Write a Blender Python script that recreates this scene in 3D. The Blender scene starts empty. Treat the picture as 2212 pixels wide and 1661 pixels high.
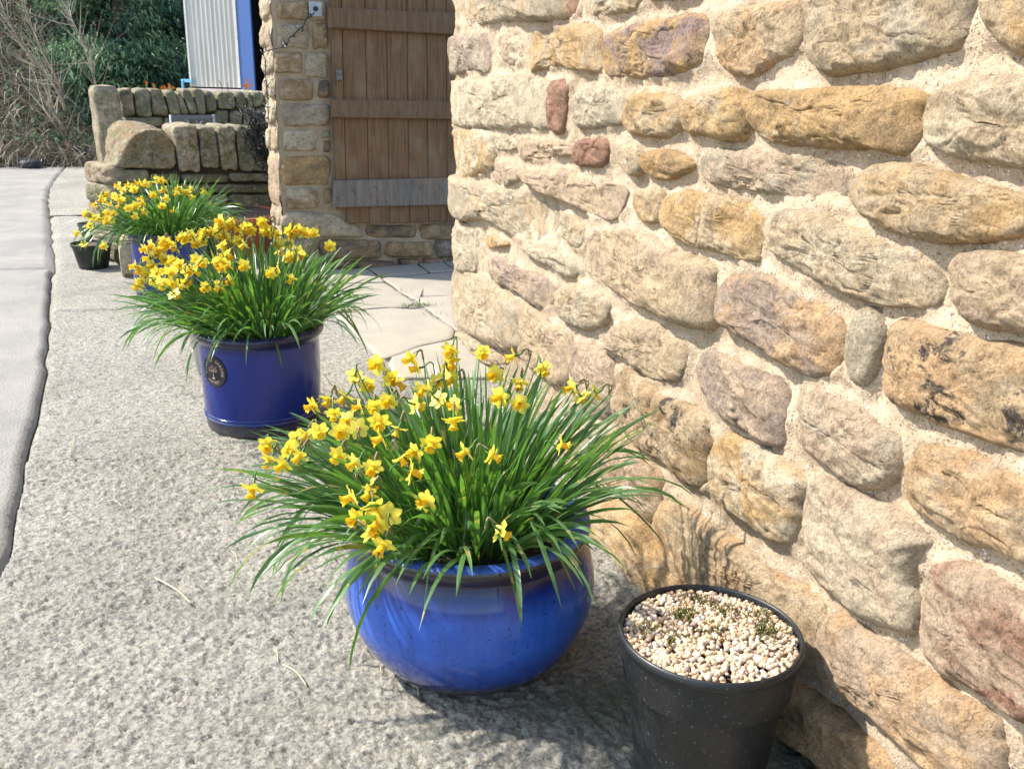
import bpy, math, random
import numpy as np
from mathutils import Vector, Matrix
S = bpy.context.scene
C = S.collection
PI = math.pi
rad = math.radians
rng = np.random.default_rng(7)
random.seed(7)

# ---------------------------------------------------------------- camera, sky, sun, exposure
CAM_H = 1.25
FPX = 2071.0                      # focal length measured on a 2212 x 1661 print of the place survey
PW, PH = 2212.0, 1661.0
def cam_axes(pitch=17.7, roll=-1.0, head=15.3):
    p, r, h = rad(pitch), rad(roll), rad(head)
    fwd = np.array([math.sin(h)*math.cos(p), math.cos(h)*math.cos(p), -math.sin(p)])
    right = np.array([math.cos(h), -math.sin(h), 0.0])
    up = np.cross(right, fwd)
    return fwd, right*math.cos(r)-up*math.sin(r), up*math.cos(r)+right*math.sin(r)
FW, RT, UP = cam_axes()
cam = bpy.data.cameras.new('camera'); cam_o = bpy.data.objects.new('camera', cam); C.objects.link(cam_o)
cam.sensor_width = 36; cam.lens = FPX/PW*36; cam.clip_start = 0.05; cam.clip_end = 300
M = Matrix(((RT[0], UP[0], -FW[0], 0), (RT[1], UP[1], -FW[1], 0), (RT[2], UP[2], -FW[2], CAM_H), (0, 0, 0, 1)))
cam_o.matrix_world = M
cam.dof.use_dof = True; cam.dof.focus_distance = 2.0; cam.dof.aperture_fstop = 17
S.camera = cam_o
SUN_EL, SUN_AZ = 47.0, 27.0       # light travels towards +x and, by SUN_AZ, towards -y
w = bpy.data.worlds.new('World'); S.world = w; w.use_nodes = True
nt = w.node_tree; bg = nt.nodes['Background']
sky = nt.nodes.new('ShaderNodeTexSky'); sky.sky_type = 'NISHITA'; sky.sun_disc = False
sky.sun_elevation = rad(SUN_EL); sky.sun_rotation = math.atan2(-math.cos(rad(SUN_AZ)), math.sin(rad(SUN_AZ)))
nt.links.new(sky.outputs[0], bg.inputs[0]); bg.inputs[1].default_value = 0.15
sl = bpy.data.lights.new('sun', 'SUN'); sl.energy = 3.4; sl.angle = rad(1.6); sl.color = (1.0, 0.95, 0.87)
so = bpy.data.objects.new('sun', sl); C.objects.link(so)
Ld = Vector((math.cos(rad(SUN_AZ))*math.cos(rad(SUN_EL)), -math.sin(rad(SUN_AZ))*math.cos(rad(SUN_EL)), -math.sin(rad(SUN_EL))))
so.rotation_euler = Ld.to_track_quat('-Z', 'Y').to_euler(); so.location = (-6, 6, 8)
S.view_settings.view_transform = 'Standard'; S.view_settings.look = 'None'
S.view_settings.exposure = 1.45; S.view_settings.gamma = 1.0; S.view_settings.use_curve_mapping = False
S.cycles.max_bounces = 8; S.cycles.transparent_max_bounces = 8

# ---------------------------------------------------------------- survey: a point of the print -> a point on a plane of the place
O = np.array([0, 0, CAM_H])
def ray(x, y):
    return FW*FPX + RT*(x-PW/2) - UP*(y-PH/2)
def on_ground(x, y, z=0.0):
    d = ray(x, y); t = (z-CAM_H)/d[2]; return np.array([d[0]*t, d[1]*t, z])
class Frame:
    """vertical plane: origin o, direction along u, outward normal n"""
    def __init__(s, o, ang, flip=False):
        s.o = np.array([o[0], o[1], 0.0]); a = rad(ang)
        s.u = np.array([math.cos(a), math.sin(a), 0.0]); s.n = np.array([math.sin(a), -math.cos(a), 0.0])
    def px(s, x, y, off=0.0):
        d = ray(x, y); o = s.o+s.n*off; t = ((o-O)@s.n)/(d@s.n); p = O+d*t-s.o
        return (float(p@s.u), float(p[2]))
    def at(s, u, z, h=0.0):
        return s.o+s.u*u+np.array([0, 0, z])+s.n*h
def crop(x0, y0, sc):
    return lambda x, y: ((x0+x/sc)/1.8517, (y0+y/sc)/1.8517)
cA = crop(1750, 0, 1.384); cC = crop(1750, 1000, 2.373); cD = crop(2300, 600, 2.373); cE = crop(2350, 1300, 2.0763)
cF = crop(3100, 1200, 1.6606); cH = crop(3100, 2075, 1.6606); cB = crop(2900, 0, 1.384); cP = lambda x, y: (x, y)
cI = crop(700, 0, 2.373); cJ = crop(1000, 0, 1.278); cK = crop(340, 300, 2.765); c3 = crop(200, 650, 2.769); c4 = crop(800, 750, 2.768)
c6 = crop(1300, 800, 2.373); c7 = crop(900, 1300, 1.0383); c1 = crop(0, 0, 2.3725)

# ---------------------------------------------------------------- noise
def _h(i, j, k, s):
    n = (i*374761393 + j*668265263 + k*2147483629 + s*974634777) & 0xffffffff
    n = ((n ^ (n >> 13))*1274126177) & 0xffffffff
    n = (n ^ (n >> 16)) & 0xffffffff
    return (n/4294967295.0)*2-1
def vn(p, s=0):
    p = np.asarray(p, float); f = np.floor(p); i = f.astype(np.int64); t = p-f; t = t*t*t*(t*(t*6-15)+10)
    x, y, z = i[:, 0], i[:, 1], i[:, 2]; a, b, c = t[:, 0], t[:, 1], t[:, 2]
    r = 0
    for dx in (0, 1):
        for dy in (0, 1):
            for dz in (0, 1):
                r = r + _h(x+dx, y+dy, z+dz, s)*(a if dx else 1-a)*(b if dy else 1-b)*(c if dz else 1-c)
    return r
def fbm(p, o=3, s=0, g=0.5):
    r = 0; a = 1; p = np.asarray(p, float)
    for k in range(o):
        r = r + a*vn(p*(2.03**k)+k*17.3, s+k); a *= g
    return r

# ---------------------------------------------------------------- mesh helpers
def mesh_np(name, V, F, smooth=True):
    V = np.asarray(V, np.float32); F = np.asarray(F, np.int32); k = F.shape[1]
    me = bpy.data.meshes.new(name)
    me.vertices.add(len(V)); me.vertices.foreach_set('co', V.ravel())
    me.loops.add(F.size); me.loops.foreach_set('vertex_index', F.ravel())
    me.polygons.add(len(F)); me.polygons.foreach_set('loop_start', np.arange(0, F.size, k, dtype=np.int32))
    me.polygons.foreach_set('loop_total', np.full(len(F), k, np.int32))
    me.polygons.foreach_set('use_smooth', np.full(len(F), smooth, bool))
    me.update(calc_edges=True); me.validate()
    return me
def obj(name, me, mat=None, parent=None, loc=None, **props):
    o = bpy.data.objects.new(name, me); C.objects.link(o)
    if mat is not None and me is not None:
        for m_ in (mat if isinstance(mat, (list, tuple)) else [mat]):
            if len(me.materials) < (len(mat) if isinstance(mat, (list, tuple)) else 1): me.materials.append(m_)
    if loc is not None: o.location = [float(v) for v in loc]
    if parent is not None: o.parent = parent
    for k, v in props.items(): o[k] = v
    return o
def thing(name, label, cat, loc=(0, 0, 0), group=None, rotz=0):
    o = bpy.data.objects.new(name, None); C.objects.link(o); o.location = loc; o.rotation_euler = (0, 0, rotz)
    o.empty_display_size = 0.05
    o['label'] = label; o['category'] = cat
    if group: o['group'] = group
    return o
class MB:
    def __init__(s): s.V = []; s.F = []; s.n = 0
    def add(s, V, F):
        V = np.asarray(V, float); F = np.asarray(F, int)
        if F.shape[1] == 3: F = np.c_[F, F[:, 2]]
        s.V.append(V); s.F.append(F+s.n); s.n += len(V)
    def box(s, c, h, ax=None):
        c = np.array(c, float); ax = np.eye(3) if ax is None else np.array(ax, float)
        P = [c+ax[0]*h[0]*i+ax[1]*h[1]*j+ax[2]*h[2]*k for i in (-1, 1) for j in (-1, 1) for k in (-1, 1)]
        s.add(P, [[0, 1, 3, 2], [4, 6, 7, 5], [0, 4, 5, 1], [2, 3, 7, 6], [0, 2, 6, 4], [1, 5, 7, 3]])
    def tube(s, pts, r, seg=6, cap=True):
        pts = np.asarray(pts, float); n = len(pts); r = np.broadcast_to(np.asarray(r, float), (n,))
        T = np.gradient(pts, axis=0); T /= np.linalg.norm(T, axis=1)[:, None]+1e-9
        a = np.array([0, 0, 1.0]) if abs(T[0][2]) < .9 else np.array([1.0, 0, 0])
        V = []
        for i in range(n):
            b = np.cross(T[i], a); b /= np.linalg.norm(b)+1e-9; a = np.cross(b, T[i])
            for k in range(seg):
                t = 2*PI*k/seg; V.append(pts[i]+r[i]*(b*math.cos(t)+a*math.sin(t)))
        F = [[i*seg+k, i*seg+(k+1) % seg, (i+1)*seg+(k+1) % seg, (i+1)*seg+k] for i in range(n-1) for k in range(seg)]
        if cap:
            V.append(pts[0]); V.append(pts[-1]); m = n*seg
            F += [[(k+1) % seg, k, m, m] for k in range(seg)]+[[(n-1)*seg+k, (n-1)*seg+(k+1) % seg, m+1, m+1] for k in range(seg)]
        s.add(V, F)
    def mesh(s, name, smooth=True):
        V = np.concatenate(s.V); F = np.concatenate(s.F)
        me = bpy.data.meshes.new(name)
        deg = F[:, 2] == F[:, 3]
        if not deg.any(): return mesh_np(name, V, F, smooth)
        lens = np.where(deg, 3, 4).astype(np.int32); keep = np.ones(F.shape, bool); keep[deg, 3] = False
        li = F[keep].astype(np.int32); st = np.r_[0, np.cumsum(lens)[:-1]].astype(np.int32)
        me.vertices.add(len(V)); me.vertices.foreach_set('co', V.astype(np.float32).ravel())
        me.loops.add(len(li)); me.loops.foreach_set('vertex_index', li)
        me.polygons.add(len(F)); me.polygons.foreach_set('loop_start', st); me.polygons.foreach_set('loop_total', lens)
        me.polygons.foreach_set('use_smooth', np.full(len(F), smooth, bool)); me.update(calc_edges=True); me.validate()
        return me
def grid_faces(nr, nc, wrap=False):
    i = np.arange(nr-1)[:, None]; j = np.arange(nc if wrap else nc-1)[None, :]; j2 = (j+1) % nc
    return np.stack([i*nc+j, i*nc+j2, (i+1)*nc+j2, (i+1)*nc+j], -1).reshape(-1, 4)
def catmull(P, per=6, closed=True):
    P = np.asarray(P, float); n = len(P); out = []
    rngi = range(n) if closed else range(n-1)
    for i in rngi:
        if closed: a, b, c, d = P[i-1], P[i], P[(i+1) % n], P[(i+2) % n]
        else: a, b, c, d = P[max(i-1, 0)], P[i], P[i+1], P[min(i+2, n-1)]
        for k in range(per):
            t = k/per
            out.append(.5*((2*b)+(c-a)*t+(2*a-5*b+4*c-d)*t*t+(3*b-a-3*c+d)*t**3))
    if not closed: out.append(P[-1])
    return np.array(out)
def resample(P, m):
    Q = np.vstack([P, P[:1]]); d = np.r_[0, np.cumsum(np.linalg.norm(np.diff(Q, axis=0), axis=1))]
    t = np.linspace(0, d[-1], m, endpoint=False)
    return np.c_[np.interp(t, d, Q[:, 0]), np.interp(t, d, Q[:, 1])], d[-1]
def lathe(prof, seg=96, wob=0.0, seed=0):
    prof = np.asarray(prof, float); t = np.arange(seg)*2*PI/seg
    V = np.stack([prof[:, 0:1]*np.cos(t), prof[:, 0:1]*np.sin(t), np.repeat(prof[:, 1:2], seg, 1)], -1).reshape(-1, 3)
    if wob: V[:, :2] *= (1+wob*vn(V*9+seed))[:, None]
    F = grid_faces(len(prof), seg, True)
    return V, F

# ---------------------------------------------------------------- materials
def newmat(name):
    m = bpy.data.materials.new(name); m.use_nodes = True
    return m, m.node_tree, m.node_tree.nodes['Principled BSDF']
def N(t, typ, **kw):
    n = t.nodes.new(typ)
    for k, v in kw.items():
        if k.startswith('i_'): n.inputs[k[2:].replace('_', ' ')].default_value = v
        else: setattr(n, k, v)
    return n
def L(t, a, b): t.links.new(a, b)
def noise(t, vec, sc, det=4, rough=.55, dist=0.0):
    n = N(t, 'ShaderNodeTexNoise'); n.inputs['Scale'].default_value = sc; n.inputs['Detail'].default_value = det
    n.inputs['Roughness'].default_value = rough; n.inputs['Distortion'].default_value = dist
    if vec is not None: L(t, vec, n.inputs['Vector'])
    return n.outputs['Fac']
def ramp(t, fac, stops, interp='LINEAR'):
    r = N(t, 'ShaderNodeValToRGB'); r.color_ramp.interpolation = interp; e = r.color_ramp.elements
    while len(e) < len(stops): e.new(.5)
    for x, (p, c) in zip(e, stops):
        x.position = p; x.color = (c, c, c, 1) if isinstance(c, (int, float)) else (*c[:3], 1)
    L(t, fac, r.inputs[0]); return r.outputs[0]
def mix(t, fac, a, b, mode='MIX'):
    m = N(t, 'ShaderNodeMix', data_type='RGBA', blend_type=mode)
    for sock, v in ((m.inputs[0], fac), (m.inputs[6], a), (m.inputs[7], b)):
        if isinstance(v, (int, float)): sock.default_value = v
        elif isinstance(v, tuple): sock.default_value = (*v[:3], 1)
        else: L(t, v, sock)
    return m.outputs[2]
def math_(t, op, a, b=0.0, c=None):
    m = N(t, 'ShaderNodeMath', operation=op)
    for i, v in enumerate((a, b) if c is None else (a, b, c)):
        if isinstance(v, (int, float)): m.inputs[i].default_value = v
        else: L(t, v, m.inputs[i])
    return m.outputs[0]
def bump(t, b, h, dist=0.004, st=1.0, prev=None):
    n = N(t, 'ShaderNodeBump'); n.inputs['Distance'].default_value = dist; n.inputs['Strength'].default_value = st
    L(t, h, n.inputs['Height'])
    if prev is not None: L(t, prev, n.inputs['Normal'])
    if b is not None: L(t, n.outputs[0], b.inputs['Normal'])
    return n.outputs[0]
def objvec(t, shift=True):
    tc = N(t, 'ShaderNodeTexCoord').outputs['Object']
    if not shift: return tc
    oi = N(t, 'ShaderNodeObjectInfo')
    v = N(t, 'ShaderNodeVectorMath', operation='SCALE'); v.inputs[3].default_value = 1
    cx = N(t, 'ShaderNodeCombineXYZ')
    for i, k in enumerate((37.0, 71.0, 13.0)): L(t, math_(t, 'MULTIPLY', oi.outputs['Random'], k), cx.inputs[i])
    a = N(t, 'ShaderNodeVectorMath', operation='ADD'); L(t, tc, a.inputs[0]); L(t, cx.outputs[0], a.inputs[1])
    return a.outputs[0]

def mat_stone(name, bumpd=0.006, fine=1.0, lich=0.0):
    """sandstone: base tone from the object's colour, second tone from its custom property"""
    m, t, b = newmat(name); v = objvec(t)
    oi = N(t, 'ShaderNodeObjectInfo'); base = oi.outputs['Color']
    at = N(t, 'ShaderNodeAttribute', attribute_type='OBJECT', attribute_name='tone'); tone = at.outputs['Color']
    mp = N(t, 'ShaderNodeMapping'); mp.inputs['Scale'].default_value = (1, 1, 1.35); L(t, v, mp.inputs[0]); sv = mp.outputs[0]
    patch = ramp(t, noise(t, sv, 7*fine, 5, .6, .6), [(.44, 0.0), (.60, 1.0)])
    col = mix(t, patch, base, tone)
    gp = ramp(t, noise(t, sv, 11*fine, 4, .6, 1.0), [(.58, 0.0), (.70, .5)])
    col = mix(t, gp, col, (.385, .325, .235))
    mk = N(t, 'ShaderNodeAttribute', attribute_type='OBJECT', attribute_name='mark').outputs['Fac']
    bl_ = ramp(t, math_(t, 'ADD', noise(t, sv, 13*fine, 7, .75, .4), math_(t, 'MULTIPLY', mk, .16)), [(.635, 0.0), (.68, .92)])
    col = mix(t, math_(t, 'MULTIPLY', bl_, math_(t, 'MINIMUM', math_(t, 'MULTIPLY', mk, 3.0), 1.0)), col, (.045, .04, .038))
    light = ramp(t, noise(t, v, 24*fine, 6, .8), [(.3, .50), (.5, .98), (.7, 1.28)])
    col = mix(t, 1.0, col, light, 'MULTIPLY')
    grain = ramp(t, noise(t, v, 190*fine, 4, .75), [(.32, .45), (.5, 1.0), (.68, 1.3)])
    col = mix(t, .8, col, mix(t, 1.0, col, grain, 'MULTIPLY'))
    # thin iron veins and pits
    vo = N(t, 'ShaderNodeTexVoronoi', feature='DISTANCE_TO_EDGE'); vo.inputs['Scale'].default_value = 7*fine
    wv = N(t, 'ShaderNodeVectorMath', operation='ADD'); nn = N(t, 'ShaderNodeTexNoise'); nn.inputs['Scale'].default_value = 14*fine
    L(t, v, nn.inputs['Vector']); sc = N(t, 'ShaderNodeVectorMath', operation='SCALE'); sc.inputs[3].default_value = .16
    L(t, nn.outputs['Color'], sc.inputs[0]); L(t, sv, wv.inputs[0]); L(t, sc.outputs[0], wv.inputs[1]); L(t, wv.outputs[0], vo.inputs['Vector'])
    crk = ramp(t, vo.outputs['Distance'], [(0.0, 0.0), (.035, 1.0)])
    gate = ramp(t, noise(t, v, 9*fine, 2), [(.58, 0.0), (.66, 1.0)])
    crack = math_(t, 'MAXIMUM', crk, math_(t, 'SUBTRACT', 1.0, gate))
    pit = ramp(t, noise(t, v, 80*fine, 3, .6, .8), [(.31, 0.0), (.38, 1.0)])
    col = mix(t, math_(t, 'MULTIPLY', math_(t, 'SUBTRACT', 1.0, math_(t, 'MULTIPLY', math_(t, 'ADD', .72, math_(t, 'MULTIPLY', crack, .28)), pit)), .6), col, (.12, .085, .055))
    if lich:
        li = ramp(t, noise(t, v, 18*fine, 6, .8), [(.50, 0.0), (.57, lich)])
        col = mix(t, li, col, (.16, .17, .075))
        li2 = ramp(t, noise(t, v, 60*fine, 3, .7), [(.60, 0.0), (.66, lich)])
        col = mix(t, li2, col, (.45, .44, .38))
    L(t, col, b.inputs['Base Color']); b.inputs['Roughness'].default_value = .88; b.inputs['Specular IOR Level'].default_value = .25
    n1 = bump(t, None, noise(t, sv, 26*fine, 6, .7), bumpd*3.0, .8)
    n2 = bump(t, None, crack, bumpd*.5, .6, n1)
    n3 = bump(t, None, pit, bumpd*.5, .6, n2)
    bump(t, b, noise(t, v, 170*fine, 5, .8), bumpd*1.0, 1.0, n3)
    return m
def mat_simple(name, c1, c2, sc=20, rough=.8, bd=.003, bsc=120, spec=.3, metal=0, det=4, lo=.35, hi=.65):
    m, t, b = newmat(name); v = objvec(t)
    col = mix(t, ramp(t, noise(t, v, sc, det, .6), [(lo, 0.0), (hi, 1.0)]), c1, c2)
    L(t, col, b.inputs['Base Color']); b.inputs['Roughness'].default_value = rough
    b.inputs['Specular IOR Level'].default_value = spec; b.inputs['Metallic'].default_value = metal
    if bd: bump(t, b, noise(t, v, bsc, 4, .65), bd, .8)
    return m
M_STONE = mat_stone('sandstone')
M_DRY = mat_stone('weathered_gritstone', .008, 1.0, .8)
def mat_mortar():
    m, t, b = newmat('lime_mortar'); v = N(t, 'ShaderNodeTexCoord').outputs['Object']
    col = mix(t, ramp(t, noise(t, v, 5, 5, .65), [(.35, 0.0), (.68, 1.0)]), (.50, .395, .275), (.41, .30, .195))
    col = mix(t, 1.0, col, ramp(t, noise(t, v, 16, 6, .75, .6), [(.34, .74), (.5, 1.0), (.66, 1.15)]), 'MULTIPLY')
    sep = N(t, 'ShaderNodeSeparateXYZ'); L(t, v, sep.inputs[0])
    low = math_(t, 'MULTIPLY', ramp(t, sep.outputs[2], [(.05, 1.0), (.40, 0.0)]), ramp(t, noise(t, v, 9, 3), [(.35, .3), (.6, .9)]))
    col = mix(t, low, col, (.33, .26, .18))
    sp = ramp(t, noise(t, v, 170, 3, .7), [(.36, 0.0), (.42, 1.0)])
    col = mix(t, math_(t, 'SUBTRACT', 1.0, sp), col, (.22, .15, .09))
    sp2 = ramp(t, noise(t, v, 120, 2, .6), [(.66, 0.0), (.69, 1.0)])
    col = mix(t, sp2, col, (.75, .70, .62))
    L(t, col, b.inputs['Base Color']); b.inputs['Roughness'].default_value = .92; b.inputs['Specular IOR Level'].default_value = .2
    n1 = bump(t, None, noise(t, v, 45, 5, .7), .012, .8); n2 = bump(t, None, sp, .002, .7, n1)
    bump(t, b, noise(t, v, 240, 3, .7), .0035, .9, n2); return m
M_MORTAR = mat_mortar()
def mat_leaf():
    m, t, b = newmat('daffodil_leaf'); oi = N(t, 'ShaderNodeObjectInfo')
    tc = N(t, 'ShaderNodeTexCoord').outputs['Object']
    r2 = math_(t, 'FRACT', math_(t, 'ADD', oi.outputs['Random'], noise(t, tc, 9, 1)))
    col = mix(t, r2, (.045, .115, .035), (.105, .205, .060))
    col = mix(t, ramp(t, noise(t, tc, 60, 2), [(.4, 0.0), (.7, .35)]), col, (.12, .22, .07))
    col = mix(t, ramp(t, r2, [(.955, 0.0), (.965, .8)]), col, (.30, .24, .08))
    L(t, col, b.inputs['Base Color']); b.inputs['Roughness'].default_value = .36; b.inputs['Specular IOR Level'].default_value = .7
    tr = N(t, 'ShaderNodeBsdfTranslucent'); L(t, mix(t, 1.0, col, (1.6, 1.9, .5), 'MULTIPLY'), tr.inputs[0])
    mx = N(t, 'ShaderNodeMixShader'); mx.inputs[0].default_value = .32
    L(t, b.outputs[0], mx.inputs[1]); L(t, tr.outputs[0], mx.inputs[2]); L(t, mx.outputs[0], t.nodes['Material Output'].inputs[0])
    return m
M_LEAF = mat_leaf()
def mat_petal(name, c1, c2):
    m, t, b = newmat(name); oi = N(t, 'ShaderNodeObjectInfo')
    tc = N(t, 'ShaderNodeTexCoord').outputs['Object']
    col = mix(t, oi.outputs['Random'], c1, c2)
    col = mix(t, 1.0, col, ramp(t, noise(t, tc, 220, 2), [(.3, .85), (.7, 1.08)]), 'MULTIPLY')
    L(t, col, b.inputs['Base Color']); b.inputs['Roughness'].default_value = .5
    tr = N(t, 'ShaderNodeBsdfTranslucent'); L(t, col, tr.inputs[0]); mx = N(t, 'ShaderNodeMixShader'); mx.inputs[0].default_value = .35
    L(t, b.outputs[0], mx.inputs[1]); L(t, tr.outputs[0], mx.inputs[2]); L(t, mx.outputs[0], t.nodes['Material Output'].inputs[0])
    return m
M_PETAL = mat_petal('daffodil_petal', (.92, .84, .15), (.92, .76, .06))
M_TRUMP = mat_petal('daffodil_trumpet', (.92, .64, .025), (.90, .52, .012))
M_STEM = mat_simple('flower_stem', (.05, .13, .03), (.10, .20, .04), 30, .5, 0)
M_SPATHE = mat_simple('papery_spathe', (.35, .25, .15), (.22, .14, .08), 80, .7, 0)

# ---------------------------------------------------------------- stones
def stone_obj(fr, poly, col, tone, bulge, back, res, seed, mat, parent, rough=1.0, p=3.2, label=None, tilt=None, base=0.0, sk=(0.0, 0.0), grow=1.0, mark=0.0, backpoly=None):
    """a rounded rubble stone: outline poly (u,z) on frame fr, bulging out along its normal"""
    P = catmull(poly, 5); Q, per = resample(P, 120)
    c = Q.mean(0)
    M_ = int(np.clip(per/res, 20, 150)); Q, per = resample(P, M_)
    Q = c+(Q-c)*grow*(1+0.035*vn(np.c_[Q*22, np.full(M_, seed*1.7)], seed) + .02*vn(np.c_[Q*70, np.full(M_, seed*1.7)], seed+1))[:, None]
    size = math.sqrt(abs(np.sum(Q[:, 0]*np.roll(Q[:, 1], -1)-Q[:, 1]*np.roll(Q[:, 0], -1)))/2)
    K = int(np.clip(size*.55/res, 4, 26))
    s = np.r_[0.02, 1-(1-np.linspace(0, 1, K+1)[1:])**1.35]
    R = c+(Q[None]-c)*s[:, None, None]
    h = bulge*(1-s[:, None]**p)**.5*np.ones((1, M_))
    rl = random.Random(seed)
    tx, tz = tilt if tilt else (rl.uniform(-.10, .10), rl.uniform(-.12, .05))
    w_ = (1-s[:, None]**6)
    h = h+w_*(tx*(R[..., 0]-c[0])+tz*(R[..., 1]-c[1]))*.8
    q3 = np.c_[R.reshape(-1, 2), h.reshape(-1)]+np.array([seed*.37, seed*.11, seed*.23])
    n1 = vn(q3*np.array([9, 13, 9]), 3).reshape(h.shape)
    n2 = fbm(q3*np.array([24, 34, 24]), 3, 5, .6).reshape(h.shape)
    rg = 1-np.abs(vn(q3*np.array([11, 19, 11])+5, 9)).reshape(h.shape)          # clefts
    st_ = np.floor((n2+R[..., 1]*16)*1.3)/1.3-(n2+R[..., 1]*16)                      # slaty steps
    amp = min(1.0, size/.16)*rough
    n4 = fbm(q3*np.array([75, 95, 75]), 2, 15, .6).reshape(h.shape); fc = vn(q3*np.array([17, 26, 17])+3, 21).reshape(h.shape)
    h = h+w_*amp*(n1*.009+n2*.0058+n4*.0028-np.clip(rg-.94, 0, 1)*.10-np.clip((fc-.22)*7, 0, 1)*.0042)
    R = R+(.004*amp*n2)[..., None]*w_[..., None]
    h[-1] = 0.0
    # skirt
    if backpoly is not None:
        Qb, _ = resample(catmull(backpoly, 5), M_); nb = 14; wl = [np.clip(1-((1-f)**1.7), 0, 1) for f in np.linspace(1/nb, 1, nb)]
        sk = [R[-1]*(1-f)+Qb*f for f in wl]; hb = np.linspace(1/nb, 1, nb)
        sk = [q_+(.006*fbm(np.c_[q_*30, np.full(M_, k_*.6)], 3, 44, .6))[:, None]*np.sign(q_-c) for k_, q_ in enumerate(sk)]
    else: sk = [R[-1]+np.array(sk)*f for f in (.5, 1.0)]; hb = (.5, 1.0)
    hk = [np.full(M_, -back*f) for f in hb]
    R = np.concatenate([R, np.array(sk)]); h = np.concatenate([h, np.array(hk)])
    nr = len(R)
    V = fr.u*(R[..., 0:1]-c[0])+np.array([0, 0, 1.0])*(R[..., 1:2]-c[1])+fr.n*(h[..., None]+base)
    V = V.reshape(-1, 3); F = grid_faces(nr, M_, True)
    V = np.vstack([V, V[:M_].mean(0)]); cap = np.array([[k, len(V)-1, len(V)-1, (k+1) % M_] for k in range(M_)])
    # orientation: outline direction
    a2 = np.sum(Q[:, 0]*np.roll(Q[:, 1], -1)-Q[:, 1]*np.roll(Q[:, 0], -1))
    mb = MB(); F = F[:, ::-1] if a2 > 0 else F
    tri = np.array([[k, (k+1) % M_, len(V)-1, len(V)-1] if a2 > 0 else [(k+1) % M_, k, len(V)-1, len(V)-1] for k in range(M_)])
    mb.add(V, np.vstack([F, tri]))
    o = obj('stone', mb.mesh('stone'), mat, parent, fr.at(c[0], c[1]) - (np.array(parent.location) if parent else 0))
    o.color = (*col, 1); o['tone'] = tuple(tone); o['mark'] = float(mark)
    if label: o['label'] = label
    return Q
# palette (true sandstone colours)
TAN = (.45, .335, .205); OCH = (.45, .29, .13); GRY = (.41, .34, .235); PUR = (.315, .235, .175); RED = (.27, .145, .09); PAL = (.50, .405, .275); BRN = (.31, .205, .105)
PNK = (.43, .315, .21); ORA = (.47, .30, .155); DKB = (.14, .11, .085); GRN = (.27, .26, .15)

WALL = Frame((1.0, 0.0), 90.0)          # u = +y, n = +x ... flipped below
WALL.n = np.array([-1.0, 0, 0])
WALL_END = 4.80
main = []                                # (crop, pts, colour, tone, bulge)
def ms(c, pts, col, tone, b=.03, **kw): main.append((c, pts, col, tone, b, kw))
ms(cA, [(100,-70),(400,-90),(690,-70),(682,60),(650,105),(520,115),(330,120),(200,140),(120,125),(103,60)], GRY, TAN, .035)
ms(cA, [(697,-60),(790,-60),(772,60),(735,95),(705,70)], RED, BRN, .02)
ms(cA, [(848,-60),(1120,-60),(1132,25),(1050,66),(900,85),(855,70)], TAN, PAL, .028)
ms(cA, [(1165,-75),(1420,-90),(1400,-22),(1290,-4),(1172,0)], TAN, GRY, .028)
ms(cA, [(68,225),(130,205),(250,190),(275,260),(272,390),(190,385),(100,410),(75,380)], PUR, GRY, .03)
ms(cA, [(335,210),(380,180),(450,185),(475,260),(470,330),(400,355),(345,310)], PNK, PAL, .02)
ms(cA, [(512,200),(640,168),(760,140),(870,160),(886,250),(872,390),(740,378),(680,360),(560,390),(525,400),(515,300)], TAN, OCH, .03)
ms(cA, [(920,260),(940,205),(1020,165),(1200,125),(1330,98),(1470,95),(1482,230),(1460,330),(1380,390),(1230,425),(1050,425),(940,410),(920,340)], (.27, .19, .16), OCH, .034, mark=.3)
ms(cA, [(85,480),(110,455),(350,440),(500,440),(610,468),(605,600),(590,700),(480,702),(350,710),(260,700),(110,692),(90,600)], PAL, GRY, .034)
ms(cA, [(625,470),(660,450),(730,465),(722,560),(700,700),(680,735),(640,720),(618,680),(615,570)], RED, (.33, .19, .12), .03)
ms(cA, [(770,540),(820,490),(920,480),(990,500),(1025,560),(1020,650),(990,690),(850,710),(790,700),(762,640)], GRY, PAL, .034)
ms(cA, [(1045,590),(1100,530),(1230,520),(1330,545),(1368,590),(1364,680),(1310,745),(1180,755),(1080,740),(1045,680)], TAN, OCH, .036)
ms(cA, [(1378,580),(1450,530),(1580,505),(1660,505),(1722,580),(1728,660),(1690,760),(1600,780),(1500,745),(1420,740),(1382,680)], OCH, TAN, .042)
ms(cA, [(98,740),(190,725),(300,745),(310,850),(300,930),(240,960),(130,965),(100,870)], PAL, OCH, .034)
ms(cA, [(330,745),(420,762),(415,822),(330,830),(316,780)], PAL, GRY, .012)
ms(cA, [(445,800),(470,770),(600,790),(735,800),(745,850),(640,870),(500,890),(455,860)], PNK, TAN, .024)
ms(cA, [(765,800),(800,775),(900,770),(940,790),(935,890),(905,925),(840,925),(770,900)], RED, (.36, .20, .14), .032)
ms(cA, [(1010,820),(1080,800),(1125,850),(1132,920),(1112,955),(1075,972),(1030,930),(1000,880)], TAN, PAL, .03)
ms(cA, [(1142,880),(1180,840),(1270,830),(1360,860),(1405,905),(1380,950),(1290,990),(1210,985),(1152,940)], OCH, BRN, .034)
ms(cB, [(-110,900),(-60,850),(20,830),(180,840),(400,870),(560,900),(680,960),(710,1030),(690,1110),(620,1160),(500,1140),(350,1080),(170,1060),(0,1030),(-100,990)], PNK, GRY, .022)
ms(cA, [(300,950),(350,905),(420,920),(445,960),(430,1010),(370,1030),(320,1005)], PNK, GRY, .024)
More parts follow.
